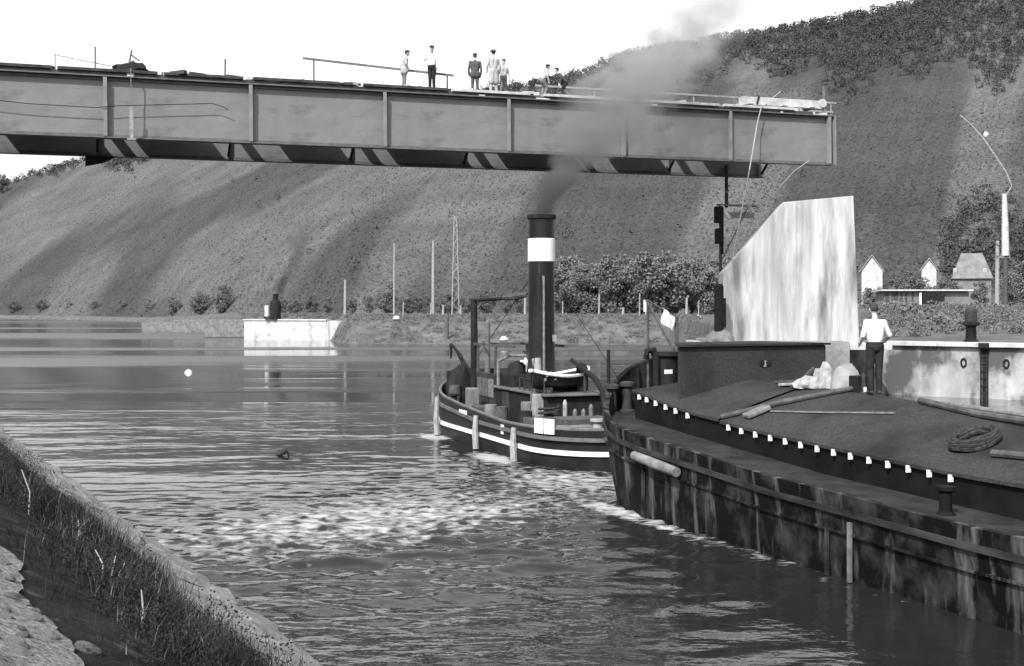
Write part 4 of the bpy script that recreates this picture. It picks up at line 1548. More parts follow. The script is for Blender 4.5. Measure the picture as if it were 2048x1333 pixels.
    MB().tube([(a.x, a.y, 1.3), (a.x, a.y, a.z)], [0.06, 0.08], 8).build('bow_post', 'black_matt', t)
    wl = blob('windlass', (0.55, 0.55, 1.35), 3, 0.22, 'black_matt', t)
    p = T(919, 800, 45.6)
    wl.location = (p.x, p.y, 0.95)
    MB().ellip((0, 0, 0), (0.2, 0.18, 0.2)).build('gypsy_head', 'black_matt', wl, True, loc=(0.1, 0, 1.25))
    # aft deck: towing bow arches, hook post, skylight, bitts
    for off in (0.0, 0.55):
        pts = [T(1143 + off * 18, 720 + off * 14, 38.3), T(1165 + off * 18, 738 + off * 12, 37.8), T(1188 + off * 16, 757 + off * 12, 37.2), T(1203 + off * 10, 782 + off * 10, 36.6), T(1211 + off * 8, 832, 36.0)]
        e = pts[-1].copy()
        e.z = 0.8
        MB().tube(pts + [e], 0.065, 8).build('towing_arch', 'black_paint', t, True)
    a = T(1170, 742, 37.9)
    MB().tube([(a.x, a.y, 0.8), a], 0.05, 8).build('arch_stay', 'steel_dark', t)
    for px, py, d, h in ((1130, 845, 36.8, 1.05), (1150, 830, 36.5, 0.8), (1167, 830, 36.5, 0.8), (1182, 822, 36.4, 0.95)):
        a = T(px, py, d)
        MB().tube([(a.x, a.y, 0.7), (a.x, a.y, 0.7 + h * 0.9), (a.x, a.y, 0.7 + h)], [0.07, 0.07, 0.03], 8).build('rail_post', 'pale_wood' if px == 1130 else 'steel_edge', t)
    a = T(1165, 850, 36.0)
    MB().box((a.x, a.y, 1.0), (1.5, 1.0, 0.6)).build('skylight', 'dark_wood', t, bevel=0.03)
    a = T(1150, 860, 35.3)
    MB().box((a.x, a.y, 0.95), (1.0, 0.4, 0.36)).build('towing_bench', 'mid_wood', t, bevel=0.03)
    a = T(1195, 845, 35.2)
    MB().lathe([(0.18, 0), (0.14, 0.1), (0.14, 0.5), (0.22, 0.55), (0.22, 0.62)], (a.x, a.y, 0.7), 12).build('capstan', 'pale_metal', t, True)
    # machinery clutter round the funnel
    MB().box((-0.1, 1.45, 2.05), (1.5, 1.2, 0.5)).build('boiler_front', 'black_matt', t, bevel=0.06)
    MB().lathe([(0.3, 0), (0.3, 0.7), (0.22, 0.8), (0.05, 0.85)], (-0.55, 1.2, 1.87), 12).build('steam_dome', 'black_matt', t, True)
    MB().tube([(-0.95, 1.9, 1.9), (-0.95, 1.9, 2.7), (-0.6, 1.7, 2.9), (-0.3, 0.9, 2.9)], 0.06, 8).build('exhaust_pipe', 'mid_wood', t, True)
    MB().tube([(0.5, -1.6, 1.9), (0.5, -1.6, 2.5), (0.5, -1.75, 2.62)], [0.14, 0.13, 0.2], 10).build('ventilator', 'black_matt', t, True)
    for k_ in range(6):
        yv = -2.2 + k_ * 0.42
        MB().tube([(-0.95, yv, 1.88), (-0.95, yv, 2.25)], 0.025, 6).build('stanchion', 'steel_dark', t)
    MB().tube([(-0.95, -2.2, 2.25), (-0.95, -0.1, 2.25)], 0.022, 6).build('guard_rail', 'steel_dark', t)
    MB().box((-1.55, 1.6, 1.0), (0.6, 0.9, 0.5)).build('coal_box', 'dark_wood', t, bevel=0.03)
    MB().box((-1.5, 3.0, 1.25), (0.35, 0.5, 1.0)).build('deck_locker', 'mid_wood', t, bevel=0.03)
    MB().box((-1.45, -3.2, 1.0), (0.9, 0.7, 0.5)).build('rope_locker', 'dark_wood', t, bevel=0.03)
    MB().lathe([(0.15, 0), (0.11, 0.06), (0.11, 0.4), (0.17, 0.44), (0.17, 0.5)], (-1.7, -4.0, 0.72), 12).build('bitt', 'black_matt', t, True)
    MB().lathe([(0.15, 0), (0.11, 0.06), (0.11, 0.4), (0.17, 0.44), (0.17, 0.5)], (-1.45, 5.2, 0.9), 12).build('bitt', 'black_matt', t, True)
    # funnel stays and loose deck gear
    for ex, ey, ez in ((-1.9, -3.4, 1.05), (1.9, -3.4, 1.05), (0.0, 8.2, 1.9)):
        MB().tube([(fx, fy, 6.0), (ex, ey, ez)], 0.012, 5).build('funnel_stay', 'black_matt', t)
    MB().tube([c, (0.0, 8.4, 1.9)], 0.012, 5).build('mast_stay', 'black_matt', t)
    for k_, (xx, yy) in enumerate(((-1.2, 5.9), (-0.6, 6.5), (-1.75, 0.4), (-1.75, -0.6), (-1.6, -2.3))):
        MB().lathe([(0.02, 0), (0.2, 0.0), (0.23, 0.3), (0.2, 0.62), (0.02, 0.62)], (xx, yy, 0.76 + max(0, (yy - 3) * 0.1)), 12).build('deck_barrel', ('dark_wood', 'black_matt', 'mid_wood')[k_ % 3], t, True)
    MB().tube([(-1.1 + 0.3 * math.cos(q0), -2.95 + 0.3 * math.sin(q0), 1.3 + 0.02 * q0) for q0 in np.linspace(0, 12.6, 40)], 0.04, 6).build('rope_heap', 'rope_dark', t, True)
    MB().beam((-1.0, -2.4, 2.3), (0.4, 1.0, 2.5), 0.07, 0.07).beam((-0.9, -2.3, 2.42), (0.6, 0.9, 2.42), 0.06, 0.06).build('boat_hooks', 'mid_wood', t)
    MB().box((0.55, -0.9, 2.1), (0.7, 0.9, 0.45)).build('coal_bunker', 'black_matt', t, bevel=0.04)
    # white boards on the bulwark
    for yy, rz_ in ((-4.68, R(19)), (-5.06, R(27))):
        MB().box((-hw(yy) - 0.06, yy - 0.02, 1.17), (0.04, 0.36, 0.42), rz=rz_).build('name_board', 'white_paint', t)
    for px, d, wd, h in ((929, 40.8, 0.75, 0.2), (1035, 37.4, 0.2, 0.28)):
        a = T(px, 822, d)
        MB().box((-hw(a.y) - 0.04, a.y, gun(a.y) - 0.2), (0.03, wd, h)).build('hull_plate', 'white_paint', t)
    # hanging wooden fenders
    for px, d in ((878, 43.4), (958, 39.2), (1053, 36.1)):
        a = T(px, 850, d)
        y = a.y
        hb = hw(y)
        MB().tube([(-hb - 0.16, y, gun(y) - 0.05), (-hb - 0.2, y - 0.03, 0.55), (-hb - 0.2, y - 0.12, 0.02)], [0.075, 0.1, 0.1], 8).build('wooden_fender', 'pale_wood', t, True)
    # lifeboat hung beside the funnel, white gunwale
    lb = MB()
    n = 13
    rings = []
    L_, B_ = 2.7, 0.95
    for i in range(n):
        u = i / (n - 1) * 2 - 1
        wv = B_ / 2 * (1 - abs(u) ** 2.4) + 0.02
        zt = 0.5 + 0.20 * u * u
        rings.append([(-wv, u * L_ / 2, zt), (-wv * 0.85, u * L_ / 2 * 0.97, 0.2 + 0.1 * u * u), (0, u * L_ / 2 * 0.92, 0.02 + 0.14 * u * u), (wv * 0.85, u * L_ / 2 * 0.97, 0.2 + 0.1 * u * u), (wv, u * L_ / 2, zt),
                      (wv * 0.86, u * L_ / 2 * 0.96, zt - 0.02), (0, u * L_ / 2 * 0.9, 0.16 + 0.12 * u * u), (-wv * 0.86, u * L_ / 2 * 0.96, zt - 0.02)])
    vv = [p for r_ in rings for p in r_]
    lb.add(vv, [(i * 8 + j, i * 8 + (j + 1) % 8, (i + 1) * 8 + (j + 1) % 8, (i + 1) * 8 + j) for i in range(n - 1) for j in range(8)])
    lb.add(rings[0], [tuple(range(8))])
    lb.add(rings[-1], [tuple(range(7, -1, -1))])
    p = TUG_LOC + Vector((0, 0, 0))
    a = P(1120, 775, 38.4)
    boat = empty('lifeboat', (a.x, a.y, 1.885), TUG_RZ - R(64), label='small dark lifeboat with a white gunwale beside the funnel', cat='boat')
    lb.build('boat_hull', 'black_matt', boat, True)
    g = MB()
    for s_ in (0, 4):
        g.tube([(r_[s_][0] * 1.03, r_[s_][1], r_[s_][2]) for r_ in rings], 0.055, 6)
    g.build('gunwale', 'white_paint', boat)
    for yy in (-0.6, 0.1, 0.7):
        MB().box((0, yy, 0.42), (0.8, 0.18, 0.04)).build('thwart', 'pale_wood', boat)
    for yy in (-0.8, 0.8):
        MB().box((0, yy, 0.09), (0.7, 0.12, 0.16)).build('chock', 'dark_wood', boat)
    return t


TUG = make_tug()


# ------------------------------------------------------------------ the cargo barge
def make_barge():
    t = empty('cargo_barge', BARGE_LOC, BARGE_RZ, label='long black cargo barge with a grey crowned hatch deck', cat='barge')

    def w(a):
        return 3.5 * (1 - (1 - min(a, 4.2) / 4.2) ** 2.2) ** (1 / 2.2)

    def g(a):
        return float(interp([(0, 3.25), (0.3, 3.0), (0.9, 2.55), (1.7, 2.12), (2.6, 1.9), (4.2, 1.76), (9, 1.47), (14, 1.35), (60, 1.35)], a))

    def dk(a):
        return float(interp([(0, 2.0), (2.5, 1.82), (4.2, 1.7), (9, 1.41), (14, 1.29), (60, 1.29)], a))
    st = [0.0, 0.02, 0.06, 0.12, 0.2, 0.3, 0.45, 0.65, 0.9, 1.2, 1.6, 2.0, 2.5, 3.0, 3.6, 4.2, 5, 6, 7.5, 9, 11, 14, 18, 23, 28, 33.5]
    rings = []
    for a in st:
        h = max(w(a), 0.03)
        hb = max(w(max(0, a - 0.35)) * 0.97, 0.02)
        rake = 0.35 * max(0, 1 - a / 4)
        z = g(a)
        port = [(-hb * 0.93, -a - rake, -0.7), (-hb, -a - rake * 0.6, 0.0), (-(h + hb) / 2, -a - rake * 0.25, 0.75), (-h, -a, max(z - 0.28, 0.9)), (-h - 0.03, -a, z), (-max(h - 0.1, 0.015), -a - 0.03, z), (-max(h - 0.12, 0.01), -a - 0.05, dk(a))]
        rings.append(port + [(-x, y, zz) for x, y, zz in port[::-1]])
    k = len(rings[0])
    m = MB()
    m.add([p for r_ in rings for p in r_], [(i * k + j, i * k + j + 1, (i + 1) * k + j + 1, (i + 1) * k + j) for i in range(len(rings) - 1) for j in range(k - 1) if j != 6])
    hull = m.build('hull', 'barge_hull', t, True)
    # deck
    m = MB()
    dp = [(-max(w(a) - 0.12, 0.01), -a - 0.05, dk(a)) for a in st] 
    vv = []
    for x, y, z in dp:
        vv += [(x, y, z), (0, y, z + 0.02), (-x, y, z)]
    m.add(vv, [(i * 3 + j, i * 3 + j + 1, (i + 1) * 3 + j + 1, (i + 1) * 3 + j) for i in range(len(dp) - 1) for j in range(2)])
    m.build('side_deck', 'barge_deck', t)
    # wale, seams, straps on the visible side and its twin
    for sgn in (-1, 1):
        for z_off, ht, off, mt in ((-0.24, 0.10, 0.05, 'wale'), (-0.62, 0.04, 0.008, 'barge_hull')):
            q = MB()
            pts = []
            for a in st:
                if a < 1.2:
                    continue
                h = w(a) + (0 if z_off > -0.4 else -0.0)
                zc = g(a) + z_off
                pts.append([(sgn * (h - 0.04), -a, zc - ht), (sgn * (h + off), -a, zc - ht), (sgn * (h + off), -a, zc), (sgn * (h - 0.04), -a, zc)])
            q.add([p for r_ in pts for p in r_], [(i * 4 + j, i * 4 + (j + 1) % 4, (i + 1) * 4 + (j + 1) % 4, (i + 1) * 4 + j) for i in range(len(pts) - 1) for j in range(4)])
            q.build('rubbing_wale' if ht > 0.06 else 'plate_seam', mt, hull)
        for a, wd, mt in ((4.55, 0.07, 'wale'), (5.55, 0.10, 'wale'), (10.74, 0.07, 'wale'), (11.33, 0.08, 'strap_pale'), (16.5, 0.1, 'wale')):
            MB().box((sgn * (w(a) + 0.012), -a, (g(a) - 0.42) / 2), (0.05, wd, g(a) - 0.44)).build('hull_strap', mt, hull)
    # long pale log tied along the bow quarter
    m = MB()
    m.tube([(-w(4.3) - 0.12, -4.35, 1.32), (-w(5) - 0.14, -5.3, 1.24), (-w(6) - 0.12, -6.1, 1.17)], [0.1, 0.115, 0.1], 10)
    o = m.build('fender_log', 'log_wood', None, True)
    bake(o, BARGE_LOC, BARGE_RZ)
    tag(o, 'pale wooden fender log tied along the barge bow', 'fender')
    # coamings and crowned hatch decks

    def e(a):
        return float(interp([(1.8, 2.50), (2.5, 2.42), (4.4, 2.18), (6.7, 2.04), (9, 1.95), (12.3, 1.84), (60, 1.82)], a))

    def rdg(a):
        return float(interp([(1.8, 2.72), (3, 2.78), (7, 2.75), (9, 2.68), (11.5, 2.5), (60, 2.42)], a))
    CW = 2.22
    ca = [1.9, 2.4, 3.2, 4.2, 5.4, 6.7, 8, 9.5, 11, 13, 16, 20, 25, 31]
    m = MB()
    for sgn in (-1, 1):
        vv = []
        for a in ca:
            hwid = min(CW, w(a) - 0.5)
            vv += [(sgn * hwid, -a, dk(a) - 0.02), (sgn * hwid, -a, e(a))]
        m.add(vv, [(i * 2, i * 2 + 1, i * 2 + 3, i * 2 + 2) for i in range(len(ca) - 1)])
    hw0 = min(CW, w(1.9) - 0.5)
    m.add([(-hw0, -1.9, dk(1.9) - 0.02), (hw0, -1.9, dk(1.9) - 0.02), (hw0, -1.9, e(1.9)), (0, -1.9, rdg(1.9)), (-hw0, -1.9, e(1.9))], [(0, 1, 2, 3, 4)])
    m.build('hatch_coaming', 'coaming', t)

    def cover(a0, a1, lift):
        q = MB()
        aa = np.linspace(a0, a1, 14)
        nb = 17
        vv = []
        for a in aa:
            hwid = min(CW, w(a) - 0.5) + 0.07
            for j in range(nb):
                u = -1 + 2 * j / (nb - 1)
                vv.append((u * hwid, -a, e(a) + lift + (rdg(a) - e(a)) * (1 - abs(u) ** 1.15)))
        q.add(vv, [(i * nb + j, i * nb + j + 1, (i + 1) * nb + j + 1, (i + 1) * nb + j) for i in range(len(aa) - 1) for j in range(nb - 1)])
        # turned down edge on both sides
        for jj in (0, nb - 1):
            ed = []
            for i in range(len(aa)):
                x, y, z = vv[i * nb + jj]
                ed += [(x, y, z), (x, y, z - 0.06)]
            q.add(ed, [(i * 2, i * 2 + 1, i * 2 + 3, i * 2 + 2) for i in range(len(aa) - 1)])
        q.build('hatch_cover', 'hatch', t, True)
    cover(1.85, 5.58, 0.045)
    cover(5.62, 17.0, 0.02)
    cover(17.04, 31.0, 0.02)

    def deck_z(x, a):
        hwid = min(CW, w(a) - 0.5) + 0.07
        u = min(1.0, abs(x) / hwid)
        return e(a) + 0.03 + (rdg(a) - e(a)) * (1 - u ** 1.15)
    # white hatch wedges along the edge
    for px in (1284, 1299, 1317, 1337, 1357, 1381, 1463, 1489, 1517, 1547, 1577, 1608, 1641, 1674, 1708, 1745, 1783, 1824, 1866, 1909):
        tt = (px - CX) / F
        a = (tt * (BARGE_LOC.y - 0.4 * CW) - (BARGE_LOC.x - 0.917 * CW)) / (0.4 + 0.917 * tt)
        hwid = min(CW, w(a) - 0.5)
        MB().box((-hwid - 0.075, -a, e(a) - 0.075 + (0.02 if a < 5.6 else 0)), (0.07, 0.05, 0.115)).build('hatch_wedge', 'white_paint', t)
    # forecastle
    fc = MB().prism([(-2.0, -3.5, 2.2), (2.1, -3.5, 2.2), (1.3, -1.7, 2.2), (-1.05, -1.9, 2.2)], (0, 0, 1.40)).build('forecastle', 'hatch', t, bevel=0.03)
    MB().prism([(-2.06, -3.58, 3.603), (2.18, -3.58, 3.603), (1.35, -1.65, 3.603), (-1.08, -1.85, 3.603)], (0, 0, 0.05)).build('forecastle_roof', 'barge_deck', t)
    for px in (1521, 1538):
        q = to_local(BARGE_LOC, BARGE_RZ, P(px, 726, 28.9))
        MB().tube([(q.x, -3.49, 3.2), (q.x, -3.525, 3.2)], 0.075, 14).build('porthole', 'black_matt', fc)
    q = to_local(BARGE_LOC, BARGE_RZ, P(1529, 728, 28.9))
    MB().box((q.x, -3.512, 3.18), (0.07, 0.02, 0.14)).build('latch', 'pale_metal', fc)
    # bow: bitts, posts, stem head, flagstaff with flag
    q = to_local(BARGE_LOC, BARGE_RZ, P(1232, 815, 30.2))
    bt = MB()
    bt.lathe([(0.22, 0), (0.22, 0.06), (0.13, 0.1), (0.12, 0.62), (0.19, 0.66), (0.19, 0.74), (0.1, 0.78)], (q.x - 0.12, q.y, 1.86), 14)
    bt.lathe([(0.22, 0), (0.22, 0.06), (0.13, 0.1), (0.12, 0.62), (0.19, 0.66), (0.19, 0.74), (0.1, 0.78)], (q.x + 0.36, q.y + 0.1, 1.9), 14)
    bt.build('mooring_bitts', 'steel_dark', t, True)
    q = to_local(BARGE_LOC, BARGE_RZ, P(1217, 760, 30.6))
    MB().tube([(q.x, q.y, 1.85), (q.x, q.y, 3.45)], 0.045, 8).build('bow_pole', 'black_matt', t)
    q = to_local(BARGE_LOC, BARGE_RZ, P(1276, 760, 31.2))
    MB().tube([(q.x, q.y, 1.85), (q.x, q.y, 2.95)], 0.05, 8).build('bow_pole', 'black_matt', t)
    q = to_local(BARGE_LOC, BARGE_RZ, P(1312, 720, 31.2))
    MB().tube([(q.x, q.y, 2.0), (q.x, q.y, 3.2), (q.x - 0.08, q.y, 3.42), (q.x - 0.26, q.y, 3.4), (q.x - 0.32, q.y, 3.2)], [0.09, 0.09, 0.1, 0.08, 0.05], 8).build('chain_pawl', 'black_matt', t, True)
    q = to_local(BARGE_LOC, BARGE_RZ, P(1338, 735, 30.6))
    MB().lathe([(0.28, 0), (0.28, 0.5), (0.2, 0.55), (0.22, 1.25), (0.3, 1.3), (0.3, 1.4)], (q.x, q.y, 2.0), 14).build('anchor_capstan', 'black_matt', t, True)
    q2 = to_local(BARGE_LOC, BARGE_RZ, P(1337, 744, 30.0))
    MB().box((q2.x, q2.y, q2.z), (0.2, 0.05, 0.1)).build('capstan_plate', 'white_paint', t)
    # leaning derrick spars over the bow
    a1, a2 = to_local(BARGE_LOC, BARGE_RZ, P(1292, 600, 31.0)), to_local(BARGE_LOC, BARGE_RZ, P(1347, 700, 30.8))
    a3 = to_local(BARGE_LOC, BARGE_RZ, P(1353, 634, 31.2))
    a4 = to_local(BARGE_LOC, BARGE_RZ, P(1296, 715, 31.2))
    MB().tube([a1, a2, Vector((a2.x, a2.y, 2.1))], 0.035, 8).build('davit_spar', 'dark_wood', t)
    MB().tube([a1 + Vector((0.05, 0, 0)), a4, Vector((a4.x, a4.y, 2.0))], 0.035, 8).build('davit_spar', 'dark_wood', t)
    MB().tube([a1 + Vector((0.06, 0.04, -0.02)), a3], 0.02, 6).build('davit_stay', 'dark_wood', t)
    MB().tube([Vector((a3.x, a3.y, 2.1)), a3], 0.05, 8).build('flag_staff', 'dark_wood', t)
    # small flag
    q = MB()
    cols, rws = 7, 6
    c0, c1 = to_local(BARGE_LOC, BARGE_RZ, P(1349, 634, 31.0)), to_local(BARGE_LOC, BARGE_RZ, P(1326, 619, 31.0))
    dn = Vector((-0.0, 0, -0.36))
    for sgn in (0, 1):
        vv = []
        for i in range(rws):
            for j in range(cols):
                u, v_ = j / (cols - 1), i / (rws - 1)
                p = c0 * (1 - u) + c1 * u + dn * v_
                p += Vector((0.03 * math.sin(v_ * 5 + u), 0.06 * math.sin(u * 6 + v_ * 2) + sgn * 0.008, 0))
                vv.append(p)
        q.add(vv, [(i * cols + j, i * cols + j + 1, (i + 1) * cols + j + 1, (i + 1) * cols + j) for i in range(rws - 1) for j in range(cols - 1)])
    q.build('flag', 'white_paint', t, True)
    q = to_local(BARGE_LOC, BARGE_RZ, P(1290, 612, 31.0))
    MB().box(q, (0.06, 0.04, 0.3)).build('spar_tip_plate', 'white_paint', t)
    # bollard on the side deck
    a = 12.9
    MB().lathe([(0.16, 0), (0.1, 0.06), (0.1, 0.34), (0.15, 0.38), (0.15, 0.44)], (-2.95, -a, dk(a)), 12).build('deck_bollard', 'coaming', t, True)
    return t, deck_z


def bake(o, loc, rz):
    """move a top-level object built in a vessel's frame to the place, origin at its own base"""
    M = Matrix.Translation(Vector(loc)) @ Matrix.Rotation(rz, 4, 'Z')
    me = o.data
    c = sum((v.co for v in me.vertices), Vector()) / len(me.vertices)
    me.transform(Matrix.Translation(-c))
    o.location = M @ c
    o.rotation_euler = (0, 0, rz)


BARGE, deck_z = make_barge()


def barge_pt(x, a, dz=0.0):
    p = Vector((x, -a, deck_z(x, a) + dz))
    return Vector(BARGE_LOC) + Matrix.Rotation(BARGE_RZ, 3, 'Z') @ p


def barge_at(px, x):
    """distance aft of the point of the hatch deck that lies x from the centreline in photo column px"""
    tt = (px - CX) / F
    return (tt * (BARGE_LOC.y + 0.4 * x) - (BARGE_LOC.x + 0.917 * x)) / (0.4 + 0.917 * tt)


def make_barge_load():
    # dark spar lying across the hatch
    pts = [barge_pt(-2.25, 5.62, 0.05), barge_pt(-1.2, 6.25, 0.06), barge_pt(0.0, 7.1, 0.06)]
    o = MB().tube(pts, [0.055, 0.06, 0.05], 8).build('spar', 'dark_wood', None, True)
    tag(o, 'dark spar lying slantwise across the grey hatch', 'spar')
    o = MB().box((0, 0, 0.06), (0.55, 0.3, 0.1)).build('flat_stone', 'mid_wood', None, bevel=0.03, loc=barge_pt(-1.75, barge_at(1515, -1.75), 0.0))
    o.rotation_euler = (0, -0.35, 0.3)
    tag(o, 'flat grey block beside the dark spar on the hatch', 'block')
    p, q = barge_pt(-1.55, 6.4, 0.02), barge_pt(-0.75, 9.2, 0.02)
    o = MB().beam(p, barge_pt(-1.2, 7.8, 0.025), 0.05, 0.03).beam(barge_pt(-1.2, 7.8, 0.025), q, 0.05, 0.03).build('thin_batten', 'mid_wood')
    tag(o, 'thin batten lying along the grey hatch', 'batten')
    # long dark timbers on the right
    a0 = barge_at(1852, 0.05)
    pts = [barge_pt(-0.1, a0, 0.05), barge_pt(-0.2, a0 + 1.6, 0.05), barge_pt(-0.3, a0 + 4.5, 0.05)]
    o = MB().tube(pts, [0.06, 0.065, 0.065], 8).build('long_timber', 'dark_wood', None, True)
    tag(o, 'long dark timber along the ridge of the hatch', 'timber')
    pts = [barge_pt(0.18, a0 + 0.3, 0.04), barge_pt(0.1, a0 + 4.5, 0.04)]
    o = MB().tube(pts, 0.05, 8).build('long_timber', 'mid_wood', None, True)
    tag(o, 'second paler timber just beyond the long dark one', 'timber')
    a0 = barge_at(1990, -1.55)
    pts = [barge_pt(-1.6, a0, 0.06), barge_pt(-1.45, a0 + 1.5, 0.06), barge_pt(-1.3, a0 + 3.5, 0.06)]
    o = MB().tube(pts, 0.06, 8).build('long_timber', 'dark_wood', None, True)
    tag(o, 'short dark timber at the right edge below the rope coil', 'timber')
    # rope coil
    c = barge_pt(-1.25, barge_at(1950, -1.25), 0.05)
    m = MB()
    for r_, z in ((0.44, 0.0), (0.39, 0.01), (0.34, 0.0), (0.42, 0.05), (0.37, 0.06), (0.31, 0.045), (0.4, 0.1), (0.34, 0.1)):
        pts = [(r_ * math.cos(a), r_ * 0.85 * math.sin(a), z + 0.02 * math.sin(3 * a + r_ * 39)) for a in np.linspace(0, 2 * math.pi, 25)]
        m.tube(pts, 0.042, 6, False)
    o = m.build('rope_coil', 'rope_dark', None, True, loc=c)
    o.rotation_euler = (0, -R(17), BARGE_RZ)
    tag(o, 'coil of thick dark rope on the near hatch slope', 'rope coil')
    # bundles amidships
    c = barge_pt(0.35, barge_at(1692, 0.35), -0.02)
    o = blob('canvas_bundle', (0.37, 0.42, 0.62), 12, 0.16, 'grey_cloth')
    o.location = c
    tag(o, 'rounded grey canvas bundle near the standing man', 'bundle')
    c = barge_pt(0.2, barge_at(1650, 0.2), -0.02)
    o = blob('white_bundle', (0.26, 0.34, 0.56), 14, 0.3, 'white_cloth')
    o.location = c
    tag(o, 'tall crumpled white cloth bundle left of the grey one', 'bundle')
    c = barge_pt(-0.05, barge_at(1618, -0.05), -0.02)
    o = blob('white_bundle', (0.36, 0.3, 0.24), 15, 0.35, 'white_cloth')
    o.location = c
    tag(o, 'low heap of crumpled pale cloth on the hatch', 'bundle')
    c = barge_pt(0.1, barge_at(1718, 0.1), 0.0)
    b = empty('black_crate', c, BARGE_RZ, label='small black crate right of the grey bundle', cat='crate')
    MB().box((0, 0, 0.17), (0.28, 0.3, 0.33)).build('crate_body', 'black_matt', b, bevel=0.01)
    MB().box((-0.02, -0.17, 0.2), (0.06, 0.04, 0.4)).build('slat', 'dark_wood', b)
    MB().box((0.0, -0.19, 0.06), (0.07, 0.02, 0.1)).build('tag_plate', 'white_paint', b)
    for i, (x0, p0, x1, p1, mt, lb) in enumerate(((-0.15, 1552, 0.05, 1606, 'dark_wood', 'short dark plank end left of the cloth heap'),
                                                   (-0.3, 1560, -0.15, 1618, 'pale_wood', 'short pale plank lying by the cloth heap'),
                                                   (-0.32, 1590, 0.15, 1628, 'dark_wood', 'dark pole propped against the white bundle'))):
        o = MB().beam(barge_pt(x0, barge_at(p0, x0), 0.06), barge_pt(x1, barge_at(p1, x1), 0.10 if i < 2 else 0.42), 0.12 if i < 2 else 0.06, 0.06).build('loose_plank', mt, None, bevel=0.008)
        tag(o, lb, 'plank')


make_barge_load()


# ------------------------------------------------------------------ people
def cone_sphere(m, p0, p1, r0, r1, n=12):
    p0, p1 = Vector(p0), Vector(p1)
    d = (p1 - p0)
    ln = d.length
    d.normalize()
    pts, rad = [], []
    for a in np.linspace(-math.pi / 2, 0, 5)[:-1]:
        pts.append(p0 + d * (r0 * math.sin(a)))
        rad.append(max(0.002, r0 * math.cos(a)))
    for q in (0, 0.33, 0.66, 1):
        pts.append(p0.lerp(p1, q))
        rad.append(r0 + (r1 - r0) * q)
    for a in np.linspace(0, math.pi / 2, 5)[1:]:
        pts.append(p1 + d * (r1 * math.sin(a)))
        rad.append(max(0.002, r1 * math.cos(a)))
    m.tube(pts, rad, n)


